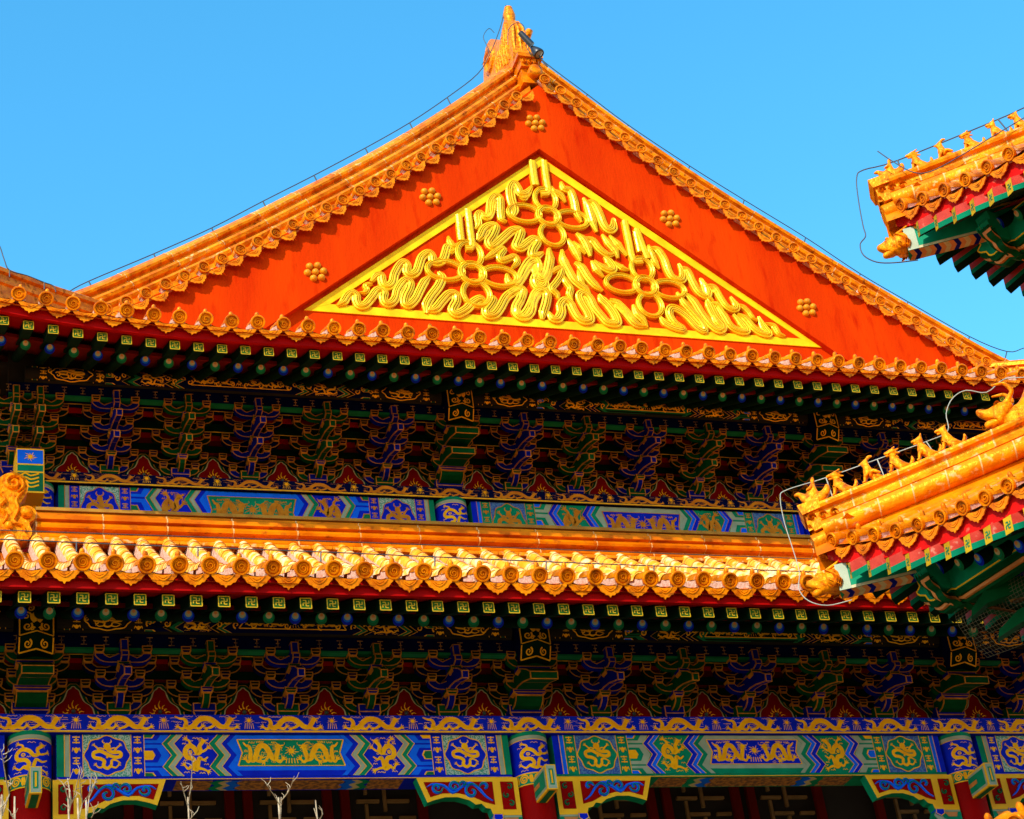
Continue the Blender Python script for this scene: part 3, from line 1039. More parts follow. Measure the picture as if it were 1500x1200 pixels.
# --- continuous tie beams, support board, purlins
def tier_frame(x0, x1, Yw, zb, steps, cols, scheme0):
    lv = lambda k: zb + .09 + LH * (k - 1)
    mb = MB()
    mb.box(x0, x1, Yw + .0, Yw + .1, zb + .43, lv(steps + 2) + .8, 'dark_red')
    mb.box(x0, x1, Yw - .03, Yw + .0, zb + .445, lv(4) - .02, 'dark_green')
    obj('wall_board', mb, HALL)
    for j in range(1, steps):
        z = lv(j + 3) + .03
        mb = MB()
        mb.box(x0, x1, Yw - ST * j - .036, Yw - ST * j + .036, z, z + .12, 'dark_green' if j % 2 else 'dark_blue')
        mb.box(x0, x1, Yw - ST * j - .0375, Yw - ST * j - .0362, z + .003, z + .012, 'gold_flat')
        obj('tie_beam', mb, HALL)
        mb = MB()
        mb.add([(x0, Yw - ST * j + .04, z + .1), (x1, Yw - ST * j + .04, z + .1), (x1, Yw - ST * (j - 1) - .04, z + .02), (x0, Yw - ST * (j - 1) - .04, z + .02),
                (x0, Yw - ST * j + .04, z + .12), (x1, Yw - ST * j + .04, z + .12), (x1, Yw - ST * (j - 1) - .04, z + .04), (x0, Yw - ST * (j - 1) - .04, z + .04)],
               [(0, 1, 2, 3), (7, 6, 5, 4)], 'red')
        obj('cover_board', mb, HALL)
    Yp, zf = Yw - ST * steps, lv(steps + 2)
    mb = MB()
    mb.box(x0, x1, Yp - .038, Yp + .038, zf, zf + LH, 'dark_blue')
    mb.box(x0, x1, Yp - .045, Yp + .045, zf - .018, zf + .002, 'green')
    pl = front(Yp - .038)
    x = x0
    while x < x1:
        for k in (.035, .075, .115):
            mb.stroke([(x - (.03 if k != .075 else .018), zf + k), (x + (.03 if k != .075 else .018), zf + k)], .005, pl, .002, 'brown_gold', smooth=False)
        mb.stroke([(x, zf + .03), (x, zf + .12)], .004, pl, .003, 'brown_gold', smooth=False)
        x += .21
    obj('support_beam', mb, HALL)
    r_ = .1135
    zc = zf + LH + r_
    k = 0
    spans = [(a + .2, b - .2) for a, b in zip(cols[:-1], cols[1:])]
    for a, b in spans:
        mb = MB()
        mb.lathe([(.001, a), (r_, a), (r_, b), (.001, b)], (0, Yp, zc), (1, 0, 0), 'soot', 20, smooth=False)
        pl = barrel(Yp, zc, r_)
        paint_beam(mb, pl, a, b, -.105, .085, (k + scheme0) % 2, rich=False)
        for q in range(int((b - a - .3) / .085)):
            x_ = a + .2 + q * .085
            f_ = abs(x_ - (a + b) / 2) / ((b - a) / 2)
            if .43 < f_ < .52 or .65 < f_ < .77 or f_ > .9:
                continue
            mb.stroke(spiral((x_, -.03 + .035 * (q % 2)), .034, q * 1.3, 1.0, 1 if q % 2 else -1, 9), [.0075, .004], pl, .009, 'gold', n=2)
        obj('purlin', mb, HALL)
        k += 1
    mb = MB()
    mb.box(x0, x1, Yp + .02, Yp + .1, zc - r_, zc + .35, 'soot')
    obj('rafter_stop', mb, HALL)
    return Yp, zc


LC = [LCOL[0] + 5 * k for k in range(5)]
UC = [UCOL[0] + 5.02 * k for k in range(4)]
tier_frame(-3.4, 17.0, YW, ZB, 2, LC, 1)
tier_frame(1.75, 17.0, YU, ZU, 3, [-.2 + UC[0] - .2] + UC[1:], 0)


# --- eaves: rafters, boards, tiles
def m_fly(col):
    def f():
        mb = MB()
        s_, L = .056, .86
        dz = .42
        q = [(-s_, 0, -s_), (s_, 0, -s_), (s_, 0, s_), (-s_, 0, s_)]
        q2 = [(x, L, z + dz * L) for x, y, z in q]
        mb.add(q + q2, [(0, 1, 5, 4), (3, 7, 6, 2), (0, 4, 7, 3), (1, 2, 6, 5)], 'dark_green')
        mb.add(q, [(0, 1, 2, 3)], 'rafter_green')
        pl = loc_front
        t = .0048
        e = s_ - t
        for a, b in (((-e, -e), (e, -e)), ((e, -e), (e, e)), ((e, e), (-e, e)), ((-e, e), (-e, -e))):
            mb.stroke([a, b], t, pl, .002, 'gold_dim', smooth=False)
        k = .028
        for ln in ([(0, -k), (0, k)], [(-k, 0), (k, 0)], [(0, k), (-k, k)], [(0, -k), (k, -k)], [(k, 0), (k, k)], [(-k, 0), (-k, -k)]):
            mb.stroke(ln, t, pl, .0035, 'gold_dim', smooth=False)
        return mb
    return cached(('flying_rafter', col), f)


def m_round(col, L=1.5):
    def f():
        mb = MB()
        r_ = .057
        mb.tube([(0, 0, 0), (0, L, L * .5)], r_, 'dark_green', 14, caps=False)
        a, b = ('blue', 'light_blue') if col == 0 else ('green', 'teal')
        # painted end: nested circles touching at the top
        d = Vector((0, -2, -1)).normalized()
        upv = Vector((0, -1, 2)).normalized()
        pl = lambda u, v, w_: tuple(Vector((u, 0, 0)) + upv * v + d * w_)
        circ = lambda rr: [(rr * math.cos(t), r_ - rr - (r_ - rr) * .15 + rr * math.sin(t)) for t in [i * .449 for i in range(14)]]
        mb.flat([(r_ * math.cos(t), r_ * math.sin(t)) for t in [i * .449 for i in range(14)]], pl, .0, a)
        mb.flat(circ(.042), pl, .002, b)
        mb.flat(circ(.031), pl, .004, 'cream' if col else 'bluish_white')
        mb.flat(circ(.016), pl, .006, 'orange_zig')
        return mb
    return cached(('eave_rafter', col, round(L, 2)), f)


def m_tile(cap, worn=True):
    """end of one row of tiles: round tile with roundel, nail cap, drip tile beside it"""
    def f():
        mb = MB()
        r_ = .074
        gm = 'glaze'
        # round tile body along +y (already in the slope's own frame)
        seg = 10
        rings = []
        for y, rr in ((-.0, r_), (.18, r_), (.182, r_ - .006), (.36, r_ - .006)):
            rings.append([(rr * math.cos(math.pi * i / seg), y, rr * math.sin(math.pi * i / seg)) for i in range(seg + 1)])
        mb.loft(rings, 'glaze_worn' if worn else gm, smooth=True)
        # roundel
        R_ = .083
        mb.lathe([(.001, .02), (R_ - .004, .02), (R_, .012), (R_, -.018), (R_ - .005, -.025), (R_ - .018, -.025), (R_ - .022, .001), (.001, .001)], (0, 0, 0), (0, 1, 0), gm, 22, smooth=False)
        pr = [(-1, 0), (-.5, .008), (.5, .008), (1, 0)]
        pl = lambda u, v, w_: (u, .002 - w_ * 2.4, v)
        mb.ribbon(spiral((0, 0), .044, random.random() * 6, 1.7, 1, 12), .0065, pl, pr, gm, n=2)
        mb.ribbon(spiral((0, 0), .047, 2 + random.random() * 3, .55, 1, 7, .8), .006, pl, pr, gm, n=2)
        if cap:
            mb.lathe([(.026, 0), (.026, .035), (.022, .055), (.011, .068), (.001, .072)], (0, .09, r_ - .012), (0, 0, 1), gm, 10)
        # drip tile (between this row and the next)
        o = .143
        half = [(0, -.125), (.016, -.102), (.045, -.1), (.064, -.08), (.09, -.072), (.108, -.042), (.13, -.022), (.141, .014)]
        topc = [(.141, .014), (.09, .0), (.045, -.008), (0, -.012)]
        poly = [(-u, v) for u, v in half[::-1]] + half[1:] + topc[1:] + [(-u, v) for u, v in topc[-2:0:-1]]
        plp = lambda u, v, w_: (o + u * .98, -.014 - w_ + v * .22, v - .076)
        mb.prism(poly, plp, -.02, 0, gm, back=True)
        mb.ribbon([(-.08, -.0), (-.05, -.035), (0, -.06), (.05, -.035), (.08, -.0)], .008, plp, pr, gm, n=3)
        mb.ribbon([(-.04, -.022), (0, -.04), (.04, -.022)], .006, plp, pr, gm, n=3)
        # pan under it
        mb.loft([[(o + .075 * t, y, -.084 + .02 * t * t) for t in (-1, -.5, 0, .5, 1)] for y in (-.008, .5)], 'glaze_side', smooth=True)
        # mortar below the round tile
        mb.box(-.068, .068, .03, .4, -.085, .0, 'mortar')
        return mb
    return cached(('eave_tile', cap, random.randint(0, 3), worn), f)


def eave(xs_fly, xs_tile, dy, dz, rise, roof):
    """rise(X) lifts the eave towards its upturned corner"""
    for i, X in enumerate(xs_fly):
        u = rise(X)
        o = obj('flying_rafter', m_fly(0), HALL, at=(X, 16.06 + dy, 8.155 + dz + u))
        o = obj('eave_rafter', m_round(i % 2), HALL, at=(X + .02, 16.59 + dy, 8.265 + dz + u * .9))
    th = math.atan(.5)
    for i, X in enumerate(xs_tile):
        tl = math.atan2(rise(X + .1) - rise(X - .1), .2)
        m = Matrix.Rotation(-tl, 3, 'Y') @ Matrix.Rotation(th * .9 + random.uniform(-.03, .03), 3, 'X') @ Matrix.Rotation(random.uniform(-.04, .04), 3, 'Z')
        obj('eave_tile', m_tile(True), roof, at=(X + random.uniform(-.008, .008), 15.9 + dy + random.uniform(-.008, .008), 8.43 + dz + rise(X) + random.uniform(-.006, .006)), mtx=m)
    x0, x1 = min(xs_fly) - .4, max(xs_fly) + .4
    N = 40
    X_ = [x0 + (x1 - x0) * i / N for i in range(N + 1)]
    # red fascia
    mb = MB()
    ring = lambda X: [(X, 15.985 + dy, 8.215 + dz + rise(X)), (X, 15.985 + dy, 8.385 + dz + rise(X)), (X, 16.03 + dy, 8.385 + dz + rise(X)), (X, 16.03 + dy, 8.215 + dz + rise(X))]
    mb.loft([ring(X) for X in X_], 'red', closed_ring=True, caps=True)
    obj('fascia_board', mb, HALL)
    # soffit boards over the rafters
    mb = MB()
    sec = [(16.03, 8.216), (16.9, 8.585), (16.9, 8.60), (16.03, 8.231)]
    mb.loft([[(X, y + dy, z + dz + rise(X)) for y, z in sec] for X in X_], 'red', closed_ring=True, caps=True)
    sec = [(16.56, 8.322), (16.56, 8.37), (16.6, 8.385), (18.2, 9.185), (18.2, 9.17), (16.6, 8.34)]
    mb.loft([[(X, y + dy, z + dz + rise(X) * .9) for y, z in sec] for X in X_], 'dark_red', closed_ring=True, caps=True)
    obj('soffit_board', mb, HALL)


# the skirt roof of the storey below
PROF = [(15.9, 8.375), (16.6, 8.68), (17.4, 9.08), (18.3, 9.60), (19.2, 10.24), (19.75, 10.68)]
PROFS = cr(PROF, 3)
mb = MB()
mb.loft([[(-3.4, y + .03, z - .085) for y, z in PROFS], [(17.0, y + .03, z - .085) for y, z in PROFS]], 'glaze_side')
xt = [1.0 + .2862 * i + .185 for i in range(-14, 55)]
for X in xt:
    rings = []
    for k, (y, z) in enumerate(PROFS):
        if y < 16.0:
            continue
        for q in ((.0705, .074) if rings else (.074,)):
            rings.append([(X + q * math.cos(math.pi * j / 8), y - .045 * math.sin(math.pi * j / 8) + (.0 if q < .072 else .004), z + .05 + (q - .008) * math.sin(math.pi * j / 8)) for j in range(9)])
    mb.loft(rings, 'glaze_tube', smooth=True)
    for k in range(1, len(rings) - 1, 2):
        mb.loft([[(p[0] + (p[0] - X) * .03, p[1] - .012, p[2] + .003) for p in rings[k + 1]], [(p[0] + (p[0] - X) * .03, p[1] + .004, p[2] + .003) for p in rings[k + 1]]], 'joint')
    for s_ in (-1, 1):
        rr = [[(X + s_ * .07, y, z + .055), (X + s_ * .085, y, z - .08)] for y, z in PROFS if y > 16.2]
        mb.loft(rr, 'mortar')
ROOF1 = obj('roof', mb, HALL)
eave([1.06 + .252 * i for i in range(-4, 42)], [X for X in xt if -.3 < X < 10.9], 0, 0, lambda X: .0, ROOF1)

# its ridge against the wall above
mb = MB()
RP = [(19.74, 10.65), (19.66, 10.69), (19.645, 10.73), (19.66, 10.77), (19.74, 10.79), (19.74, 10.83), (19.665, 10.85), (19.655, 10.88), (19.665, 10.91), (19.72, 10.92), (19.72, 10.95), (19.67, 10.96), (19.67, 11.01), (19.72, 11.01), (19.72, 11.07), (20.4, 11.08), (20.4, 10.65)]
x = 2.04
k = 0
while x < 16.9:
    L = .73 + random.uniform(-.02, .02)
    j = random.uniform(-.006, .006)
    mb.loft([[(x + .003, y + j, z + j * .6) for y, z in RP], [(x + L - .003, y + j, z + j * .6) for y, z in RP]], 'glaze_side', closed_ring=True, caps=True)
    mb.loft([[(x - .008, y - .003, z) for y, z in RP[:-2]], [(x + .008, y - .003, z) for y, z in RP[:-2]]], 'joint')
    x += L
mb.box(2.06, 16.8, 19.75, 20.3, 10.67, 11.05, 'mortar')
for i in range(60):
    x = 2.1 + i * .25
    mb.box(x, x + .243, 19.60, 19.68, 10.65 + random.uniform(-.004, .004), 10.69, 'glaze_worn')
mb.box(2.04, 16.8, 19.70, 20.4, 11.085, 11.125, 'ridge_cap')
obj('ridge', mb, ROOF1)

# scrolled ornament at the ridge's corner
mb = MB()
pl = front(19.62)
out = cr([(1.35, 10.71), (1.45, 10.85), (1.5, 11.05), (1.56, 11.21), (1.6, 11.37), (1.7, 11.48), (1.84, 11.5), (1.94, 11.41), (1.94, 11.27), (1.88, 11.15), (1.86, 11.07), (1.95, 11.09), (2.03, 11.03), (2.02, 10.93), (1.96, 10.87), (1.99, 10.75), (1.9, 10.65), (1.5, 10.63)], 4, True)
mb.prism(out, pl, -.22, 0, 'glaze_carved')
pr3 = [(-1, 0), (-.6, .03), (0, .045), (.6, .03), (1, 0)]
mb.ribbon(spiral((1.79, 11.36), .115, -1.2, 1.6, 1, 16, .2), .026, pl, pr3, 'glaze_carved', n=3)
for pts in ([(1.9, 11.27), (1.82, 11.15), (1.84, 11.03), (1.8, 10.91)], [(1.62, 11.25), (1.7, 11.15), (1.64, 11.05), (1.72, 10.95), (1.68, 10.85)], [(1.5, 11.05), (1.58, 10.97), (1.54, 10.85), (1.62, 10.77)],
            [(1.78, 10.85), (1.88, 10.83), (1.92, 10.75)], [(1.6, 10.71), (1.72, 10.77), (1.8, 10.71)], [(1.88, 11.02), (1.97, 11.02), (1.96, 10.95)]):
    mb.ribbon(pts, .026, pl, pr3, 'glaze_carved', n=4)
mb.ball((1.93, 19.6, 10.99), .07, 'glaze_carved', 12, 8)
mb.ball((1.74, 19.6, 10.82), .05, 'glaze_carved', 12, 8)
obj('ridge_ornament', mb, ROOF1)


# --- roof of the storey above: skirt, gable, ridges
def rise_u(X):
    a = max(0.0, 3.9 - X)
    b = max(0.0, X - (2 * XC - 3.9))
    return .0345 * max(a, b) ** 2


mb = MB()
N = 60
XE = [-.45 + (2 * XC + .9) * i / N for i in range(N + 1)]
e0 = [(X, 18.13, 12.565 + rise_u(X)) for X in XE]
e1 = [(min(max(X, 1.2), 17.5), 19.5, 13.26 + rise_u(X) * .5) for X in XE]
e2 = [(min(max(X, 2.7), 16.0), 21.0, 14.24) for X in XE]
mb.loft([e0, e1, e2], 'glaze_side')
for sx in (0, 1):
    fx = (lambda x_: x_) if sx == 0 else (lambda x_: 2 * XC - x_)
    ys = [18.1 + i for i in range(0, 16)]
    ru = lambda y_: .0345 * max(0, 4.35 - (y_ - 18.1)) ** 2
    mb.loft([[(fx(-.45), y_, 12.66 + ru(y_)) for y_ in ys], [(fx(1.2), max(y_, 19.5), 13.36 + ru(y_) * .5) for y_ in ys], [(fx(2.7), max(y_, 21.0), 14.24) for y_ in ys]], 'glaze_side')
    mb.box(*sorted((fx(-.1), fx(2.0))), 19.9, 33, 13.1, 13.15, 'soot')
RAKE = [(0, 19.05), (.5, 18.60), (1.0, 18.16), (1.7, 17.58), (2.5, 16.97), (3.4, 16.33), (4.16, 15.80), (5.2, 15.12), (6.03, 14.60), (6.45, 14.36), (6.9, 14.12)]
RK = cr(RAKE, 4)
for sx in (-1, 1):
    mb.loft([[(XC + sx * u, 20.9, z + .12) for u, z in RK], [(XC + sx * u, 33, z + .12) for u, z in RK]], 'glaze_side')
ROOF2 = obj('roof', mb, HALL)
eave([1.555 + .2635 * i for i in range(-6, 48)], [1.70 + .2905 * i for i in range(-6, 46)], DY, DZ, rise_u, ROOF2)

# gable wall: broad red boards along the rakes, standing proud of the panel
mb = MB()
YG = 20.58
ap, bl, br_ = px(790, 218, YG), px(405, 470, YG), px(1230, 520, YG)
pl = front(YG)
for sx, q in ((-1, bl), (1, br_)):
    outer = [(XC + sx * u, z - .02) for u, z in RK]
    inner = []
    d = ((q.x - ap.x) / (q.z - ap.z))
    for i, (u, z) in enumerate(outer):
        t = i / (len(outer) - 1)
        zz = ap.z + (13.9 - ap.z) * t
        inner.append((ap.x + d * (zz - ap.z), zz))
    if sx < 0:
        mid = [((a[0] + b[0]) / 2, (a[1] + b[1]) / 2) for a, b in zip(outer, inner)]
    mb.strip(outer, inner, pl, 0, 'gable_red')
    n = len(inner)
    mb.add([pl(*p, 0) for p in inner] + [pl(*p, -.11) for p in inner], [(i, i + 1, n + i + 1, n + i) for i in range(n - 1)], 'gable_red')
mb.add([(2.6, YG + .1, 13.9), (16.1, YG + .1, 13.9), (XC, YG + .1, 19.0)], [(0, 1, 2)], 'gable_red')
mb.add([(2.6, 21.5, 13.9), (16.1, 21.5, 13.9), (XC, 21.5, 19.0)], [(2, 1, 0)], 'gable_red')
GABLE = obj('gable_wall', mb, HALL)
for (x_, y_) in ((462, 399), (630, 289), (784, 181), (981, 321), (1181, 451)):
    c = px(x_, y_, YG)
    for k in range(7):
        a = R(60 * k + 12)
        r_ = 0 if k == 6 else .112
        mb = MB()
        mb.lathe([(.05, 0), (.048, .02), (.036, .04), (.016, .051), (.001, .053)], (0, 0, 0), (0, -1, 0), 'stud_gold', 14)
        obj('gilt_stud', mb, GABLE, at=(c.x + r_ * math.cos(a), YG, c.z + r_ * math.sin(a)))

# gilded frame and ribbon relief
YR = YG + .1
A = px(790, 231, YR)
Bq = px(445, 455.5, YR)
Cq = px(1209, 510.5, YR)
tri = [(Bq.x, Bq.z), (Cq.x, Cq.z), (A.x, A.z)]
tin = inset(tri, .125, .05)
mb = MB()
pl = front(YR)
for i in range(3):
    j = (i + 1) % 3
    mb.prism([tri[i], tri[j], tin[j], tin[i]], pl, 0, .018 + .001 * i, 'gold_frame')
obj('gilded_frame', mb, GABLE)
RIB = [(-1, 0), (-.98, .055), (-.72, .066), (-.62, .062), (-.55, .012), (-.44, .062), (-.15, .08), (.05, .074), (.13, .012), (.22, .072), (.46, .07), (.55, .012), (.63, .066), (.8, .06), (.98, .05), (1, 0)]
Z1 = lambda p: (440 + p[0] / 7.5, 380 + p[1] / 7.5)
Z2 = lambda p: (600 + p[0] / 6, 300 + p[1] / 6)
Z3 = lambda p: (700 + p[0] / 6, 220 + p[1] / 6)
Z4 = lambda p: (740 + p[0] / 7.5, 340 + p[1] / 7.5)
Z5 = lambda p: (860 + p[0] / 6, 320 + p[1] / 6)
Z6 = lambda p: (1000 + p[0] / 6.82, 380 + p[1] / 6.82)
STR = [
    (Z1, 6, [(400, 525), (470, 480), (510, 420), (560, 385), (605, 415), (610, 470), (640, 525), (700, 520), (750, 470), (790, 420), (830, 365), (880, 350), (915, 385), (905, 440), (930, 500), (990, 500), (1040, 440), (1060, 360), (1110, 280), (1160, 245), (1200, 275), (1190, 340), (1150, 420), (1140, 500), (1190, 520), (1260, 450), (1310, 350), (1360, 260), (1430, 190)]),
    (Z1, 3.6, [(640, 378), (700, 380), (725, 345), (705, 310), (750, 290), (785, 290)]),
    (Z1, 6, [(770, 260), (830, 200), (880, 195), (890, 250), (910, 300), (960, 315), (1010, 265), (1030, 180), (1080, 90), (1130, 50), (1165, 80), (1165, 160), (1210, 190), (1270, 150), (1300, 70), (1330, -10), (1400, -55), (1440, -20), (1450, 40), (1500, 55), (1560, 20), (1590, -60), (1610, -120), (1660, -150)]),
    (Z2, 5, [(335, 290), (350, 340), (380, 380), (420, 350)]), (Z2, 4.5, [(330, 400), (360, 425), (400, 395)]),
    (Z2, 6.5, [(140, 965), (145, 890), (190, 810), (250, 730), (280, 650), (250, 600)]),
    (Z2, 6.5, [(150, 945), (220, 930), (280, 860), (340, 800), (395, 800), (405, 860), (370, 935), (410, 975), (490, 935), (550, 875), (620, 840), (665, 875)]),
    (Z2, 6.5, [(700, 800), (725, 840), (700, 890), (665, 940), (680, 985), (740, 980), (790, 920), (840, 830), (900, 785), (975, 770), (965, 850), (930, 920), (950, 985), (1010, 1000), (1060, 950), (1080, 860), (1120, 795), (1170, 790)]),
    (Z2, 6.5, [(850, 620), (870, 690), (930, 710), (980, 650), (1020, 580), (1070, 530), (1120, 530), (1125, 600), (1090, 680), (1120, 740), (1180, 715), (1190, 630)]),
    (Z2, 5, [(575, 230), (600, 180), (590, 110), (620, 85), (650, 125), (690, 120), (715, 70), (722, 0), (740, -60)]),
    (Z2, 6.5, [(590, 330), (620, 290), (650, 230), (700, 200), (750, 205), (725, 280), (690, 340), (720, 385), (780, 340), (840, 285), (900, 240), (970, 240), (955, 310), (930, 375), (970, 395), (1030, 350), (1085, 315), (1115, 340), (1080, 400), (1070, 455), (1115, 460), (1170, 430)]),
    (Z2, 5, [(650, 488), (720, 450), (790, 400), (820, 410), (785, 465), (805, 505), (870, 485), (920, 470), (940, 520), (890, 575)]),
    (Z3, 5.5, [(20, 545), (50, 600), (90, 590), (100, 520), (110, 455), (150, 415), (190, 440), (195, 540), (205, 620), (250, 640)]),
    (Z3, 6.5, [(300, 600), (315, 540), (290, 450), (280, 360), (310, 305), (345, 350), (365, 395), (420, 395), (470, 330)]), (Z3, 5, [(355, 425), (400, 435), (450, 395)]),
    (Z3, 6, [(640, 330), (660, 375), (720, 410), (765, 470)]), (Z3, 6, [(725, 290), (750, 350), (805, 370), (840, 460), (860, 560), (905, 645)]),
    (Z3, 6.5, [(925, 430), (965, 520), (1000, 640), (1040, 730)]), (Z3, 6.5, [(950, 460), (1010, 480), (1060, 570), (1100, 670), (1145, 715), (1185, 690), (1185, 610)]),
    (Z3, 6.5, [(860, 740), (920, 795), (960, 870), (985, 945)]), (Z3, 6, [(930, 780), (1000, 805), (1060, 880), (1130, 930), (1195, 925)]),
    (Z3, 6, [(785, 790), (830, 860), (865, 925), (895, 990)]), (Z3, 5.5, [(830, 815), (890, 870), (940, 925)]),
    (Z3, 6.5, [(735, 900), (750, 985), (790, 1070), (835, 1150)]), (Z3, 6.5, [(615, 880), (620, 1000), (600, 1090), (570, 1140), (530, 1120), (500, 1060), (510, 1000)]),
    (Z4, 6.5, [(480, 190), (485, 300), (470, 400), (450, 490), (410, 540), (360, 530), (340, 470), (350, 380), (320, 320), (260, 340), (200, 430), (150, 540), (100, 590), (40, 580)]),
    (Z4, 6.5, [(10, 760), (60, 690), (130, 650), (185, 655), (165, 740), (115, 830), (115, 910), (180, 945), (240, 880), (290, 780), (330, 690), (400, 655), (450, 700), (440, 800), (410, 900), (400, 975)]),
    (Z4, 6.5, [(470, 890), (510, 960), (570, 970), (610, 900), (605, 820), (650, 770), (705, 800), (740, 870), (790, 950), (860, 995), (925, 975), (905, 900), (845, 800), (815, 715), (860, 690), (920, 740), (970, 840), (1050, 940), (1120, 1010), (1220, 1015), (1200, 930), (1130, 830), (1060, 760), (1025, 700)]),
    (Z4, 6.5, [(1140, 750), (1220, 795), (1310, 880), (1380, 965), (1470, 1030)]),
    (Z4, 5, [(510, 465), (560, 430), (615, 420), (600, 500), (545, 580), (505, 640), (560, 700), (580, 755)]), (Z4, 5, [(620, 470), (660, 560), (710, 635), (700, 700), (730, 770)]),
    (Z4, 6.5, [(620, 210), (630, 330), (690, 440), (740, 530), (800, 590), (870, 640), (925, 690)]), (Z4, 6.5, [(755, 345), (830, 400), (900, 510), (980, 600), (1065, 660)]), (Z4, 5, [(795, 430), (825, 550), (880, 630)]),
    (Z4, 6, [(945, 330), (1000, 430), (1075, 510)]), (Z4, 6, [(970, 325), (1060, 400), (1140, 435), (1180, 410), (1130, 335), (1080, 285)]), (Z4, 5.5, [(1190, 340), (1270, 405), (1350, 430)]), (Z4, 6, [(1140, 50), (1230, 150), (1330, 275)]),
    (Z4, 6, [(1060, 40), (1130, 140), (1195, 215), (1235, 300)]),
    (Z5, 5.5, [(535, 245), (560, 330), (590, 400), (630, 455)]), (Z5, 6, [(555, 265), (615, 290), (670, 370), (710, 480), (750, 535), (820, 555), (840, 500), (800, 410)]),
    (Z5, 6, [(805, 440), (870, 470), (920, 570), (970, 655), (1035, 695), (1055, 650), (1000, 545)]), (Z5, 5.5, [(1050, 610), (1120, 650), (1195, 760)]),
    (Z5, 6.5, [(850, 660), (930, 740), (1000, 850), (1080, 950), (1150, 995), (1185, 960), (1120, 880), (1070, 780), (1045, 725)]), (Z5, 5.5, [(1060, 765), (1130, 770), (1200, 840)]),
    (Z5, 6, [(785, 660), (850, 760), (930, 850), (1000, 935), (1020, 995), (960, 965), (880, 880), (800, 820), (735, 800), (715, 850), (760, 930), (835, 985), (760, 970), (680, 930), (630, 870)]),
    (Z5, 6, [(400, 770), (430, 850), (480, 900), (525, 970)]), (Z5, 6.5, [(180, 750), (255, 770), (340, 850), (420, 940), (525, 965)]),
    (Z6, 6, [(170, 200), (215, 290), (240, 375), (300, 430)]), (Z6, 5.5, [(225, 270), (305, 295), (370, 400), (430, 485), (500, 515), (530, 480), (470, 385)]),
    (Z6, 4, [(535, 455), (600, 490), (650, 540), (690, 595), (740, 630)]),
    (Z6, 6, [(310, 440), (400, 570), (470, 680), (560, 730), (630, 725), (580, 650), (500, 560)]), (Z6, 6, [(540, 555), (620, 605), (700, 700), (780, 750), (850, 755), (800, 690), (750, 585)]),
    (Z6, 5, [(820, 650), (900, 680), (950, 755), (1020, 782)]), (Z6, 6, [(270, 530), (330, 640), (400, 710), (430, 735)]),
]
mb = MB()
pl = front(YR)
lens_mpp = (px(800, 400, YR) - px(801, 400, YR)).length
for zf, hw, pts in STR:
    P = [px(*zf(p), YR) for p in pts]
    mb.ribbon([(p.x, p.z) for p in P], hw * lens_mpp * 1.04, pl, [(t, h * .8) for t, h in RIB], 'gold_leaf', n=5)
FLAT2 = [(-1, 0), (-.95, .05), (-.5, .07), (-.35, .07), (-.28, .045), (-.2, .07), (.3, .07), (.38, .045), (.45, .07), (.95, .05), (1, 0)]
FLAT = [(-1, 0), (-.9, .06), (-.4, .075), (-.3, .066), (.3, .066), (.4, .075), (.9, .06), (1, 0)]
for (c, sc_) in ((Z2((545, 618)), 1.08), (Z3((612, 597)), 1.0), (Z5((507, 612)), 1.0)):
    c = px(*c, YR)
    u = 17 * lens_mpp * sc_
    ring = lambda ox, oz, a, b, n_=14: [(c.x + ox + a * math.cos(2 * math.pi * i / n_), c.z + oz + b * math.sin(2 * math.pi * i / n_)) for i in range(n_)]
    mb.ribbon(ring(0, 0, u * .86, u * .86), u * .26, pl, [(t, h * 1.0) for t, h in RIB], 'gold_leaf', n=3, closed=True)
    for ox, oz, a, b in ((-2.05, 0.1, 1.35, .85), (2.05, -.1, 1.35, .85), (0, 1.75, .9, 1.1), (0.1, -1.8, 1.0, 1.1)):
        mb.ribbon(ring(ox * u, oz * u, a * u, b * u, 12), u * .22, pl, [(t, h * .86) for t, h in RIB], 'gold_leaf', n=3, closed=True)
for zf, hw, pts in ((Z2, 5, [(424, 110), (437, 240), (448, 330)]), (Z2, 5, [(505, 60), (527, 250), (542, 385), (485, 398)]), (Z3, 5.5, [(468, 110), (485, 250), (500, 325)]), (Z3, 5, [(573, 110), (595, 280), (610, 385), (545, 400)]),
                    (Z5, 5, [(322, 40), (362, 240), (398, 385), (475, 392)]), (Z5, 3.5, [(415, 140), (432, 220), (452, 310)]), (Z5, 5, [(425, 110), (480, 260), (525, 370)])):
    P = [px(*zf(p), YR) for p in pts]
    mb.ribbon([(p.x, p.z) for p in P], hw * lens_mpp, pl, [(t, h * .95) for t, h in FLAT], 'gold_leaf', n=3, taper=False)
obj('gilded_relief', mb, GABLE)

# rake ridges with their tile fringe
def along(curve, step, start):
    out, acc = [], -start
    for a, b in zip(curve[:-1], curve[1:]):
        L = math.hypot(b[0] - a[0], b[1] - a[1])
        while acc + L >= 0 and L > 0:
            t = -acc / L if acc < 0 else 0
            if acc < 0 and t <= 1:
                out.append((a[0] + (b[0] - a[0]) * t, a[1] + (b[1] - a[1]) * t, math.atan2(b[1] - a[1], b[0] - a[0])))
                acc -= step
            else:
                break
        acc += L
    return out


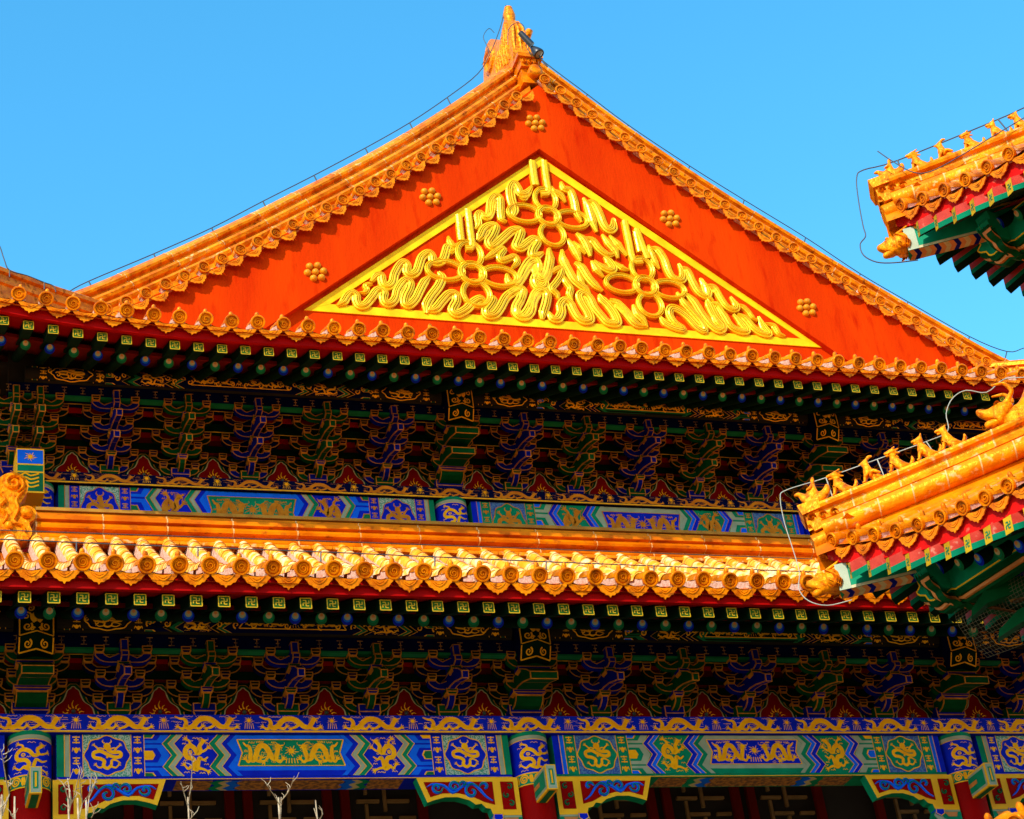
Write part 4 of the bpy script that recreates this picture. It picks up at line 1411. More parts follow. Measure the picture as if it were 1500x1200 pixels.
RKP = [(20.66, .04), (20.60, .08), (20.58, .115), (20.60, .15), (20.67, .17), (20.67, .20), (20.62, .22), (20.60, .26), (20.62, .30), (20.69, .32), (20.69, .36), (20.635, .38), (20.62, .41), (20.635, .44), (20.70, .46), (20.71, .49), (20.78, .56), (20.86, .58), (20.95, .56), (21.02, .49), (21.05, .4), (21.05, 0.0)]
RKQ = [(20.60, -.02), (20.60, .06), (20.76, .10)] + [(y + .14, .09 + h * 1.0) for y, h in RKP[:-1]] + [(21.2, -.02)]
RK_ = cr([(-.5, 19.5)] + RAKE, 4)
for sx in (-1, 1):
    mb = MB()
    pts = along(RK_, .02, .02)
    n = len(pts)
    L = 36
    i = 0
    first = True
    while i < n - 2:
        j = min(i + L, n - 1)
        jt = random.uniform(-.006, .006)
        rows = []
        for k in range(i, j + 1, 3):
            u, z, a = pts[k]
            nx, nz = -math.sin(a), math.cos(a)
            g_ = .004 if k == i else 0
            if u > -.47:
                rows.append([(XC + sx * max(-.17 * sx + .002, u + nx * h + math.cos(a) * g_), y + jt, z + nz * h) for y, h in RKQ])
        if len(rows) > 1:
            mb.loft(rows, 'glaze' if random.random() > .35 else 'glaze_worn', caps=True)
            mb.loft([[(p[0], p[1] - .003, p[2] + .002) for p in rows[0][2:-1]], [(p[0] + (q[0] - p[0]) * .22, q[1] - .003, p[2] + (q[2] - p[2]) * .22 + .002) for p, q in zip(rows[0][2:-1], rows[1][2:-1])]], 'joint')
        i = j
    RR = obj('rake_ridge', mb, HALL)
    for (u, z, a) in along(RK_, .2925, .12):
        if u > 6.75:
            break
        if u < (.36 if sx < 0 else -.1):
            continue
        ang = a * sx if sx > 0 else -a
        m = Matrix.Rotation(-ang, 3, 'Y')
        m = m @ Matrix.Rotation(random.uniform(-.05, .05), 3, 'Z') @ Matrix.Rotation(random.uniform(.12, .2), 3, 'X')
        obj('rake_tile', m_tile(False), RR, at=(XC + sx * u, 20.48 + random.uniform(-.01, .01), z + random.uniform(-.006, .006)), mtx=m)

# hip ridges running down to the eave corners
for sx in (-1, 1):
    fx = (lambda x_: x_) if sx < 0 else (lambda x_: 2 * XC - x_)
    mb = MB()
    path = cr([(2.95, 20.85, 14.36), (1.9, 19.95, 14.02), (.8, 19.0, 13.76), (-.4, 17.95, 13.68)], 6)
    sec = [(-.16, -.6), (-.16, .05), (-.19, .07), (-.19, .12), (-.14, .15), (-.14, .22), (-.18, .24), (-.18, .29), (-.12, .32), (-.1, .36), (0, .40), (.1, .36), (.12, .32), (.18, .29), (.18, .24), (.14, .22), (.14, .15), (.19, .12), (.19, .07), (.16, .05), (.16, -.6)]
    dv = Vector((.70, -.71, 0))
    rows = [[(fx(p[0] + dv.x * a * -1), p[1] + dv.y * a * -1, p[2] + b) for a, b in sec] for p in path]
    mb.loft(rows, 'glaze', caps=True)
    obj('hip_ridge', mb, ROOF2)

# main ridge running back from the apex, with the big ridge-end ornament
mb = MB()
mb.box(XC - .16, XC + .16, 21.6, 33, 19.0, 19.75, 'glaze')
mb.box(XC - .22, XC + .22, 21.6, 33, 19.75, 19.85, 'glaze')
obj('ridge', mb, ROOF2)
mb = MB()
# carved block and roundel at the very apex
mb.box(XC - .30, XC + .0, 20.5, 21.0, 19.26, 19.42, 'glaze')
mb.box(XC - .34, XC + .05, 20.46, 21.05, 19.42, 19.485, 'glaze')
pl = front(20.5)
for k in (-1, 0, 1):
    mb.ribbon(spiral((XC - .15 + k * .095, 19.34), .04, 1, 1.3, 1, 10), .014, pl, pr3, 'glaze', n=2)
mb.box(XC - .28, XC - .02, 20.56, 20.9, 19.0, 19.26, 'glaze')
mb.lathe([(.001, -.03), (.06, -.03), (.1, -.012), (.105, .02), (.1, .2)], (XC - .10, 20.46, 19.17), (0, 1, 0), 'glaze', 18)
obj('apex_block', mb, ROOF2)
mb = MB()
out = cr([(20.72, 19.49), (20.70, 19.9), (20.75, 20.25), (20.85, 20.48), (20.98, 20.52), (21.1, 20.42), (21.2, 20.36), (21.35, 20.5), (21.55, 20.72), (21.8, 20.76), (22.0, 20.55), (22.06, 20.2), (22.0, 19.5), (21.3, 19.45)], 3, True)
xm = XC - .17
tk = lambda z: .155 - .055 * max(0, min(1, (z - 19.6) / .9))
n = len(out)
for sgn in (-1, 1):
    mb.add([(xm + sgn * tk(z), y, z) for y, z in out], [tuple(range(n)) if sgn > 0 else tuple(range(n))[::-1]], 'glaze_carved')
mb.add([(xm - tk(z), y, z) for y, z in out] + [(xm + tk(z), y, z) for y, z in out], [(i, (i + 1) % n, n + (i + 1) % n, n + i) for i in range(n)], 'glaze_carved')
for sgn in (-1, 1):
    pls = lambda u, v, w_, sgn=sgn: (xm + sgn * (tk(v) + w_), u, v)
    mb.ribbon(spiral((21.72, 20.38), .26, .5, 1.3, 1, 14, .25), .045, pls, pr3, 'glaze_carved', n=3)
    for k in range(6):
        y0 = 20.8 + k * .1
        mb.ribbon([(y0 + .05, 20.42 - k * .06), (y0 + .02, 20.15), (y0 + .07, 19.9), (y0 + .02, 19.65)], .026, pls, pr3, 'glaze_carved', n=4)
for k in (-.5, .0, .5):
    plf = lambda u, v, w_: (u, 20.71 - w_ + max(0, v - 20.2) * .35, v)
    mb.ribbon([(xm + k * .2, 19.62), (xm + k * .2, 19.9), (xm + k * .15, 20.2), (xm + k * .1, 20.38)], .035, plf, pr3, 'glaze_carved', n=4)
mb.tube([(xm, 20.95, 20.42), (xm, 20.93, 20.66), (xm, 20.92, 20.8)], [.075, .095, .06], 'glaze_carved', 10)
mb.tube([(xm + .02, 20.74, 20.02), (xm + .12, 20.66, 20.02), (xm + .16, 20.62, 20.1)], [.09, .075, .05], 'glaze_carved', 8)
obj('ridge_ornament', mb, ROOF2)

# --- spandrel brackets under the painted beams
def spandrel(X, sx):
    mb = MB()
    pl = lambda u, v, w_: (X + sx * (.2 + u), 17.98 - w_, 7.222 + v)
    out = [(0, 0), (1.06, 0), (.97, -.26), (.9, -.235), (.78, -.205), (.65, -.205), (.53, -.24), (.47, -.285), (.41, -.275), (.37, -.32), (.32, -.33), (.30, -.40), (0, -.40)]
    mb.prism(out, pl, -.12, 0, 'teal', front='gold_flat')
    p1 = [(.05, -.045), (.19, -.045), (.19, -.34), (.05, -.34)]
    p2 = [(.27, -.045), (.99, -.045), (.935, -.205), (.8, -.165), (.64, -.165), (.5, -.2), (.38, -.26), (.27, -.29)]
    for p in (p1, p2):
        mb.flat(p, pl, .003, 'red')
    prs = [(-1, 0), (-.6, .022), (.6, .022), (1, 0)]
    for c, r_, a, d, t in (((.5, -.15), .085, 2.6, -1, 1.2), ((.68, -.1), .062, 3.3, -1, 1.2), ((.86, -.11), .06, 3.2, 1, 1.2), ((.36, -.1), .05, 0, 1, .8), ((.58, -.075), .035, 0, 1, 1)):
        mb.ribbon(spiral(c, r_, a, t, d, 12), .0165, pl, prs, 'light_blue', n=2)
        mb.stroke(spiral(c, r_, a, t, d, 12), .005, pl, .026, 'teal', n=2)
    mb.ribbon([(.29, -.25), (.36, -.2), (.44, -.1), (.52, -.06), (.6, -.1), (.7, -.16), (.78, -.09), (.9, -.07), (.96, -.1)], .015, pl, prs, 'light_blue', n=3)
    for c, r_, d in (((.1, -.1), .035, 1), ((.14, -.19), .035, -1), ((.1, -.28), .035, 1)):
        mb.ribbon(spiral(c, r_, 1, 1.0, d, 10), .009, pl, prs, 'green', n=2)
    # cloud foot below the frame
    foot = [(0, -.40), (.30, -.40), (.33, -.46), (.28, -.52), (.2, -.56), (0, -.62)]
    mb.prism(foot, pl, -.12, -.004, 'teal', front='bluish_white')
    mb.flat([(.0, -.42), (.26, -.42), (.22, -.49), (.1, -.55), (0, -.56)], pl, .0, 'teal')
    mb.flat([(.04, -.425), (.2, -.425), (.16, -.475), (.06, -.475)], pl, .003, 'orange_zig')
    mb.prism([(.2, -.385), (.3, -.385), (.31, -.44), (.25, -.47), (.2, -.44)], pl, -.1, .012, 'blue', rim=.008)
    obj('spandrel_bracket', mb, HALL)


for X in LCOL:
    for sx in (-1, 1):
        spandrel(X, sx)

# --- inner wall with lattice windows, gallery ceiling, core of the building
mb = MB()
mb.box(-3.4, 17, 20.7, 20.9, -1.6, 9.2, 'paper')
mb.box(-3.4, 17, 18.35, 20.7, 8.6, 8.7, 'dark_red')
mb.box(-3.4, 17, 18.13, 18.3, 7.88, 9.2, 'dark_red')
mb.box(2.3, 16.6, 20.75, 33, 8.7, 14.0, 'dark_red')
mb.box(-3.4, 17, 20.9, 33, -1.6, 8.7, 'wall_red')
obj('wall', mb, HALL)


def lattice(x0, x1, z0, z1, Y):
    mb = MB()
    t = .035
    for a, b in ((x0, x0 + .1), (x1 - .1, x1)):
        mb.box(a, b, Y - .08, Y, z0, z1, 'dark_red')
    n = round((z1 - z0) / .2)
    h = (z1 - z0) / n
    wdt = x1 - x0 - .3
    for i in range(n):
        z = z0 + h * i
        off = .22 if i % 2 else 0
        m_ = max(1, round(wdt / .46))
        for k in range(m_):
            a = x0 + .15 + off * .6 + k * wdt / m_
            mb.box(a + .04, min(a + wdt / m_ - .05, x1 - .14), Y - .05, Y - .005, z, z + t, 'lattice')
            if (i + k) % 2:
                mb.box(a, a + t, Y - .048, Y - .007, z - h * .5, z + h * .9, 'lattice')
    obj('lattice_window', mb, HALL)


for X in LCOL:
    for k in range(4):
        lattice(X + .35 + k * 1.1, X + .35 + k * 1.1 + 1.0, 5.2, 8.4, 20.68)

# hanging painted block at the corner of the storey above
mb = MB()
x0, x1, y0 = 1.86, 2.17, 20.05
mb.box(x0, x1, y0, 20.5, 11.5, 12.08, 'gold_flat')
pl = front(y0)
for a, b, m in ((11.88, 12.06, 'light_blue'), (11.78, 11.86, 'teal'), (11.52, 11.76, 'green')):
    mb.flat([(x0 + .012, a), (x1 - .012, a), (x1 - .012, b), (x0 + .012, b)], pl, .003, m)
pearl(mb, (2.015, 11.97), .03, pl, .006, 'gold')
for k in range(4):
    mb.stroke([(x0 + .05, 11.57 + k * .05), (x0 + .1, 11.6 + k * .05), (x0 + .16, 11.57 + k * .05), (x0 + .25, 11.6 + k * .05)], .01, pl, .006, 'gold', n=3)
obj('beam_end', mb, HALL)

# ================================================================== the pavilion in front, at the right
PA = Vector((.242, -.970, 0)).normalized()      # along its eave, from the corner towards the viewer
PB = Vector((.970, .242, 0)).normalized()       # along its other eave, away from the corner
DG = (PA + PB).normalized()                     # inward along the hip
ZV = Vector((0, 0, 1))
TIP_L, TIP_U = Vector((7.83, 13.3, 0)), Vector((8.936, 12.636, 0))
PAV = empty('pavilion', (TIP_L + DG * 5.2).to_tuple()[:2] + (-1.6,), 'two-tiered yellow-tiled pavilion with upturned corners standing before the hall', 'pavilion')


def ray_plane(x, y, p, n):
    r = RX * (x - CXP) + RD * (y - CYP) + RF * FPX
    return r * (p.dot(n) / r.dot(n))


def m_pfly(L):
    def f():
        mb = MB()
        s_, dz = .05, .36
        hz = .066
        for a, b, m in ((-hz, -.016, 'teal'), (-.016, hz, 'pink_red')):
            q = [(-s_, 0, a), (s_, 0, a), (s_, 0, b), (-s_, 0, b)]
            q2 = [(x, L, z + dz * L) for x, y, z in q]
            mb.add(q + q2, [(0, 1, 5, 4), (3, 7, 6, 2), (0, 4, 7, 3), (1, 2, 6, 5), (0, 1, 2, 3)], m)
        mb.add([(-s_, 0, -hz - .001), (s_, 0, -hz - .001), (s_, L, -hz - .001 + dz * L), (-s_, L, -hz - .001 + dz * L)], [(3, 2, 1, 0)], 'dark_green')  # shade under the rafter, painted in as a darker green
        mb.flat([(-s_, -hz), (s_, -hz), (s_, hz), (-s_, hz)], loc_front, .002, 'gold_dim')
        k, t = .026, .006
        for ln in ([(0, -k), (0, k)], [(-k, 0), (k, 0)], [(0, k), (-k, k)], [(0, -k), (k, -k)], [(k, 0), (k, k)], [(-k, 0), (-k, -k)]):
            mb.stroke(ln, t, loc_front, .0035, 'green', smooth=False)
        return mb
    return cached(('flying_rafter', 'p', round(L, 2)), f)


def roof_run(roof, owner, tip, E, I, ez, n_t, pitch, length, slope, sc=.8, rafters=True):
    """one side of a corner roof: E along the eave from the corner, I inwards, ez(t) height of the tile roundels"""
    flip = E.cross(I).z < 0
    xl = -E if flip else E
    M3 = Matrix((xl, I, ZV)).transposed()
    P = lambda t, n, z: (tip.x + E.x * t + I.x * n, tip.y + E.y * t + I.y * n, z)
    th = math.atan(slope)
    # sheet
    mb = MB()
    T = [length * i / 24 for i in range(25)]
    rows = []
    for k in range(9):
        rows.append([P(max(t, n), n, ez(t) - .05 + slope * n + .04 * n * n) for t in T for n in [2.6 * k / 8]])
    mb.loft(rows, 'glaze_side')
    ts = [pitch * (i + .9) for i in range(n_t)]
    for t in ts:
        rings = []
        nm = min(2.6, t - .02)
        if nm < .15:
            continue
        for k in range(7):
            n = .05 + (nm - .05) * k / 6
            rings.append([P(t + .06 * math.cos(math.pi * j / 6), n, ez(t) + slope * n + .04 * n * n + .062 * math.sin(math.pi * j / 6)) for j in range(7)])
        mb.loft(rings, 'glaze_worn', smooth=True)
    o = obj('tile_slope', mb, roof)
    for i, t in enumerate(ts):
        tl = math.atan2(ez(t + .1) - ez(t - .1), .2) * (1 if flip else -1)
        m = M3 @ Matrix.Rotation(tl, 3, 'Y') @ Matrix.Rotation(th * .7, 3, 'X') @ Matrix.Rotation(random.uniform(-.05, .05), 3, 'Z') @ Matrix.Scale(sc, 3)
        obj('eave_tile', m_tile(True), o, at=P(t, 0, ez(t) + random.uniform(-.006, .006)), mtx=m)
    if not rafters:
        return
    TT = [length * i / 30 for i in range(31)]
    mb = MB()
    mb.loft([[P(max(t, .06), .06, ez(t) - .205), P(max(t, .06), .06, ez(t) - .05), P(max(t, .1), .1, ez(t) - .05), P(max(t, .1), .1, ez(t) - .205)] for t in TT], 'bright_red', closed_ring=True, caps=True)
    obj('fascia_board', mb, owner)
    mb = MB()
    mb.loft([[P(max(t, n), n, ez(t) - .212 + .36 * n) for n in (.08, .5, .9)] for t in TT], 'red')
    mb.loft([[P(max(t, n), n, ez(t) - .20 + .36 * n) for n in (.08, .5, .9)] for t in TT], 'dark_red')
    mb.loft([[P(max(t, n), n, ez(t) - .13 + .42 * (n - .5)) for n in (.5, 1.0, 2.2)] for t in TT], 'dark_red')
    obj('soffit_board', mb, owner)
    t = .34
    i = 0
    while t < length - .1:
        L = min(.8, t * .9)
        tl = math.atan2(ez(t + .1) - ez(t - .1), .2) * (1 if flip else -1)
        m = M3 @ Matrix.Rotation(tl, 3, 'Y')
        fan = .74 * max(0.0, 1 - t / 2.6)
        yd = I * math.cos(fan) + E * math.sin(fan)
        xd = Vector((yd.y, -yd.x, 0))
        MF = Matrix((xd, yd, ZV)).transposed()
        m = MF @ Matrix.Rotation(tl, 3, 'Y')
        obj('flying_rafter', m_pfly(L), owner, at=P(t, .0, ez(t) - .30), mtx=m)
        if t > .6:
            obj('eave_rafter', m_round(i % 2, min(1.2, (t - .5) * .8)), owner, at=P(t + .02, .55, ez(t) - .245), mtx=MF)
        t += .215
        i += 1


def skin(nodes, edges, m, sub=2):
    me = bpy.data.meshes.new('skin')
    me.from_pydata([n[:3] for n in nodes], edges, [])
    o = bpy.data.objects.new('skin', me)
    COL.objects.link(o)
    sk = o.modifiers.new('s', 'SKIN')
    sv = me.skin_vertices[0].data
    for i, n in enumerate(nodes):
        sv[i].radius = (n[3], n[3])
        sv[i].use_root = (i == 0)
    sd = o.modifiers.new('d', 'SUBSURF')
    sd.levels = sd.render_levels = sub
    bpy.context.view_layer.update()
    dg = bpy.context.evaluated_depsgraph_get()
    out = bpy.data.meshes.new_from_object(o.evaluated_get(dg))
    bpy.data.objects.remove(o)
    bpy.data.meshes.remove(me)
    out.materials.clear()
    out.materials.append(MATS[m])
    for p in out.polygons:
        p.use_smooth = True
    return out


ezL = lambda t: 6.80 + .66 * max(0, 1 - t / 2.6) ** 2
ezU = lambda t: 10.06 + .52 * max(0, 1 - t / 2.2) ** 2


def hip(roof, owner, tip, z0, rate, beast_s, zc):
    """hip ridge, corner beam and its dragon-head cap along the diagonal"""
    P = lambda s_, side, z: (tip.x + DG.x * s_ + DG.y * side, tip.y + DG.y * s_ - DG.x * side, z)
    mb = MB()
    half_ = [(.10, -.03), (.10, .0), (.135, .012), (.14, .045), (.105, .06), (.10, .075), (.10, .11), (.14, .125), (.15, .15), (.145, .175), (.11, .185), (.08, .205), (.0, .215)]
    sec = [(-u, v) for u, v in half_] + half_[-2::-1]
    zt = lambda s_: z0 - .215 + rate * s_ + .012 * s_ * s_
    s_ = -.02
    while s_ < 3.6:
        L = .42
        mb.loft([[P(q, a, zt(q) + b) for a, b in sec] for q in (s_ + .002, s_ + L / 2, s_ + L - .002)], 'glaze' if random.random() < .3 else 'glaze_worn', caps=True)
        mb.loft([[P(q, a * 1.02, zt(q) + b + .002) for a, b in sec] for q in (s_ + L - .008, s_ + L + .006)], 'joint')
        s_ += L
    for sd in (-1, 1):
        mb.tube([P(q / 10, sd * (.10 + .02 * q / 10), zt(q / 10) - .075 - .012 * q / 10) for q in range(1, 37, 3)], .085, 'glaze_worn', 12)
        for q in range(1, 12):
            c_ = q * .3
            mb.tube([P(c_ - .006, sd * (.10 + .02 * c_), zt(c_) - .075 - .012 * c_), P(c_ + .006, sd * (.10 + .02 * c_), zt(c_) - .075 - .012 * c_)], .0875, 'joint', 12)
        mb.loft([[P(q / 10, sd * .05, zt(q / 10) - .02) for q in range(0, 37, 3)], [P(q / 10, sd * .16, zt(q / 10) - .3 - .02 * q / 10) for q in range(0, 37, 3)]], 'glaze_side')
    o = obj('hip_ridge', mb, roof)
    # shaped front end of the ridge: projecting slab and carved block
    mb = MB()
    for a0, a1, w_, zl, zh in ((-.07, .12, .15, .12, .215), (-.03, .1, .12, .02, .12), (-.0, .1, .14, -.06, .02)):
        lo = [P(a0 + .03, -w_, zt(a0) + zl), P(a0 + .03, w_, zt(a0) + zl), P(a1, w_, zt(a1) + zl), P(a1, -w_, zt(a1) + zl)]
        hi = [P(a0, -w_, zt(a0) + zh), P(a0, w_, zt(a0) + zh), P(a1, w_, zt(a1) + zh), P(a1, -w_, zt(a1) + zh)]
        mb.hexa(lo, hi, 'glaze')
    pls = lambda u, v, w_: P(u, -(.122 + w_) if True else 0, v)
    pls = lambda u, v, w_: P(u, .122 + w_, v)
    for q in (0, .12, .24):
        mb.ribbon(spiral((.03 + q * .8, zt(0) + .07), .04, 0, 1.2, 1, 10), .012, pls, pr3, 'glaze', n=2)
    # half tiles meeting under it
    for sd in (-1, 1):
        mb.tube([P(-.0, sd * .06, zt(0) - .15), P(.3, sd * .06, zt(.3) - .12)], .085, 'glaze', 12)
    obj('ridge_end_block', mb, o)
    # corner beam
    mb = MB()
    zb = lambda s_: zc + .02 * s_
    w_ = .085
    a, b = .12, 2.4
    lo = [P(a, -w_, zb(a) - .12), P(a, w_, zb(a) - .12), P(b, w_, zb(b) - .12), P(b, -w_, zb(b) - .12)]
    hi = [P(a, -w_, zb(a) + .12), P(a, w_, zb(a) + .12), P(b, w_, zb(b) + .12), P(b, -w_, zb(b) + .12)]
    mb.hexa(lo, hi, 'teal')
    for sd in (-1, 1):
        pl = lambda u, v, e, sd=sd: P(u, sd * (w_ + e), zb(u) + v)
        mb.strip([(a, .12), (b, .12)], [(a, .095), (b, .095)], pl, .002, 'gold_flat')
        mb.strip([(a, -.095), (b, -.095)], [(a, -.12), (b, -.12)], pl, .002, 'cream')
        mb.flat([(a, -.12), (a + .1, -.12), (a + .1, .12), (a, .12)], pl, .004, 'bluish_white')
    un = lambda u, v, e: P(u, v, zb(u) - .12 - e)
    k = 0
    x = a
    while x < 1.4:
        m = ('orange_zig', 'mid_blue', 'orange_zig', 'cream')[k % 4]
        mb.strip([(x, -w_), (x + .03, 0), (x, w_)], [(x + .045, -w_), (x + .075, 0), (x + .045, w_)], un, .002, m)
        x += .045
        k += 1
    obj('corner_beam', mb, owner)
    N, E_ = [], []

    def add(p, r_, to=None):
        N.append((*p, r_))
        if to is not None:
            E_.append((to, len(N) - 1))
        return len(N) - 1
    a0 = add((-.2, 0, 0), .12)
    a1 = add((-.06, 0, .01), .125, a0)
    a2 = add((.04, 0, .025), .095, a1)
    sn = add((.13, 0, .03), .055, a2)
    add((.19, 0, .06), .032, sn)
    jw = add((.05, 0, -.06), .055, a2)
    add((.15, 0, -.07), .03, jw)
    for s_ in (-1, 1):
        e = add((.06, s_ * .06, .09), .026, a2)
        add((.075, s_ * .07, .115), .015, e)
        h = add((-.03, s_ * .07, .115), .022, a1)
        h2 = add((-.12, s_ * .085, .15), .017, h)
        add((-.19, s_ * .085, .20), .008, h2)
        q = add((-.06, s_ * .12, -.03), .035, a1)
        add((-.09, s_ * .13, -.08), .018, q)
    cap = obj('dragon_head_cap', skin(N, E_, 'glaze_carved', 2), owner, at=P(0.02, 0, zc), mtx=Matrix.Rotation(math.atan2(-DG.y, -DG.x), 3, 'Z') @ Matrix.Scale(.86, 3))
    for sd in (-1, 1):
        mb = MB()
        pl = lambda u, v, w_, sd=sd: (u, sd * (.10 + w_), v)
        mb.ribbon([(-.02, .10), (-.10, .03), (-.11, -.05), (-.04, -.11)], .02, pl, pr3, 'glaze', n=4)
        for k in range(5):
            mb.ribbon([(-.03 - k * .025, .09 - k * .02), (-.08 - k * .02, .05 - k * .02), (-.09 - k * .012, -.02 - k * .015), (-.05 - k * .02, -.09 - k * .004)], .013, pl, pr3, 'glaze', n=3)
        c2 = bpy.data.objects.new('carved_mane', mb.mesh('carved_mane'))
        COL.objects.link(c2)
        c2.parent = cap
    return zt


PR_L = empty('roof', TIP_L, parent=PAV)
PR_U = empty('roof', TIP_U, parent=PAV)
for E_, I_ in ((PA, PB), (PB, PA)):
    roof_run(PR_L, PAV, TIP_L, E_, I_, ezL if E_ is PA else (lambda t: ezL(t * .3)), 20 if E_ is PA else 12, .243, 5.4, .5)
    roof_run(PR_U, PAV, TIP_U, E_, I_, ezU if E_ is PA else (lambda t: ezU(t * .3)), 19 if E_ is PA else 10, .257, 5.4, .5)
zhL = hip(PR_L, PAV, TIP_L, 7.75, .18, 1.8, 7.03)
zhU = hip(PR_U, PAV, TIP_U, 10.86, .135, 1.8, 10.15)

# body under the two roofs
C0 = TIP_L + DG * 2.35
mb = MB()
for q in (C0, C0 + PA * 4.2, C0 + PB * 4.2, C0 + (PA + PB) * 4.2):
    mb.lathe([(.17, -1.6), (.17, 6.4)], (q.x, q.y, 0), ZV, 'red', 20)
obj('column', mb, PAV)


def pbox(mb, o, a0, a1, b0, b1, z0, z1, m):
    lo = [tuple(o + PA * a + PB * b + ZV * z0) for a, b in ((a0, b0), (a1, b0), (a1, b1), (a0, b1))]
    hi = [tuple(o + PA * a + PB * b + ZV * z1) for a, b in ((a0, b0), (a1, b0), (a1, b1), (a0, b1))]
    mb.hexa(lo, hi, m)


mb = MB()
pbox(mb, C0, .6, 3.6, .6, 3.6, -1.6, 6.3, 'wall_red')
pbox(mb, C0, -.1, 4.3, -.1, 4.3, 6.3, 7.6, 'soot')
pbox(mb, C0, .5, 3.7, .5, 3.7, 7.6, 10.3, 'dark_red')
obj('wall', mb, PAV)
mb = MB()
for (a0, a1, b0, b1) in ((-.25, 4.4, -.13, .13), (-.13, .13, -.25, 4.4)):
    pbox(mb, C0, a0, a1, b0, b1, 5.75, 6.15, 'blue')
    pbox(mb, C0, a0 - .1, a1, b0 - .02, b1 + .02, 6.16, 6.28, 'teal')
obj('tie_beam', mb, PAV)

# purlins with wave-shaped ends, at each eave of both roofs
WAVE = [(0, .14), (.02, .06), (-.03, .03), (.0, -.02), (.06, -.05), (.08, -.1), (.14, -.13), (.22, -.12), (.27, -.15), (.34, -.13), (.40, -.155), (2.9, -.155), (2.9, .14)]


def wave_beam(tip, E, I, inset_, t0, zc):
    mb = MB()
    pl = lambda u, v, w_: tuple(tip + E * (t0 + u) + I * (inset_ - w_) + ZV * (zc + v))
    W_ = cr(WAVE[:11], 2) + WAVE[11:]
    mb.prism(W_, pl, -.15, 0, 'teal', rim=.014, rim_m='gold_frame')
    for k, (dz, m) in enumerate(((-.165, 'mid_green'), (-.19, 'gold_frame'), (-.2, 'mid_green'))):
        pass
    low = [p for p in W_ if p[1] < .1]
    for k, m in enumerate(('mid_green', 'orange_zig', 'mid_green')):
        A = [(u + .01 * k, v - .02 - .028 * k) for u, v in low]
        B = [(u + .01 * k, v - .05 - .028 * k) for u, v in low]
        n = len(A)
        for w0, w1 in ((-.02 - .03 * k, -.15),):
            mb.add([pl(*p, w0) for p in low] + [pl(*p, w0) for p in B] + [pl(*p, w1) for p in B], [(i, i + 1, n + i + 1, n + i) for i in range(n - 1)] + [(n + i, n + i + 1, 2 * n + i + 1, 2 * n + i) for i in range(n - 1)], m)
    obj('wave_beam', mb, PAV)


for tip, z in ((TIP_L, 6.84), (TIP_U, 10.0)):
    for E_, I_ in ((PA, PB), (PB, PA)):
        wave_beam(tip, E_, I_, .64, .42, z)

# bottle strut under the corner beam and painted bracket noses below the purlin
P_ = lambda s_, side, z: (TIP_L.x + DG.x * s_ + DG.y * side, TIP_L.y + DG.y * s_ - DG.x * side, z)
mb = MB()
mb.lathe([(.05, 0), (.07, .02), (.06, .05), (.1, .1), (.13, .17), (.12, .24), (.07, .3), (.09, .33), (.05, .36)], P_(1.5, 0, 6.53), ZV, 'bronze', 18)
obj('bottle_strut', mb, PAV)
for k, (tt, nn, z, L, d) in enumerate(((1.25, 1.0, 6.5, .5, DG), (1.7, 1.0, 6.45, .4, PB), (1.55, 1.2, 6.25, .7, DG), (2.2, 1.0, 6.45, .4, PB), (2.7, 1.0, 6.45, .4, PB), (1.0, 1.7, 6.45, .4, PA), (1.0, 2.2, 6.45, .4, PA))):
    mb = MB()
    base = TIP_L + PA * tt + PB * nn
    sd = Vector((-d.y, d.x, 0))
    pl = lambda u, v, w_: tuple(base - d * u + sd * (w_ - .05) + ZV * (z + v))
    prof = [(-.9, 0), (L * .35, 0), (L * .7, -.03), (L, -.12), (L * .96, -.05), (L * .7, .08), (L * .35, .14), (-.9, .14)]
    mb.prism(prof, pl, 0, .1, 'mid_green', rim=.014, rim_m='gold_frame')
    obj('cantilever_nose', mb, PAV)
    mb = MB()
    pbox(mb, base + d * .05 + ZV * z, -.09, .09, -.09, .09, .14, .24, 'mid_blue')
    obj('bearing_block', mb, PAV)

# bird netting stretched under that corner
mb = MB()
G = lambda a, b: tuple(TIP_L + PA * (.55 + 2.2 * a) + PB * (1.0 - .28 * math.sin(b * 2.6) + .25 * b) + ZV * (6.88 - .62 * b - .12 * math.sin(math.pi * a) * b))
for i in range(61):
    a = i / 60
    mb.tube([G(a + .0, b / 8) for b in range(9)], .0016, 'net', 3, False)
for j in range(25):
    b = j / 24
    mb.tube([G(a / 20, b) for a in range(21)], .0016, 'net', 3, False)
nt_ = obj('bird_net', mb, PAV)


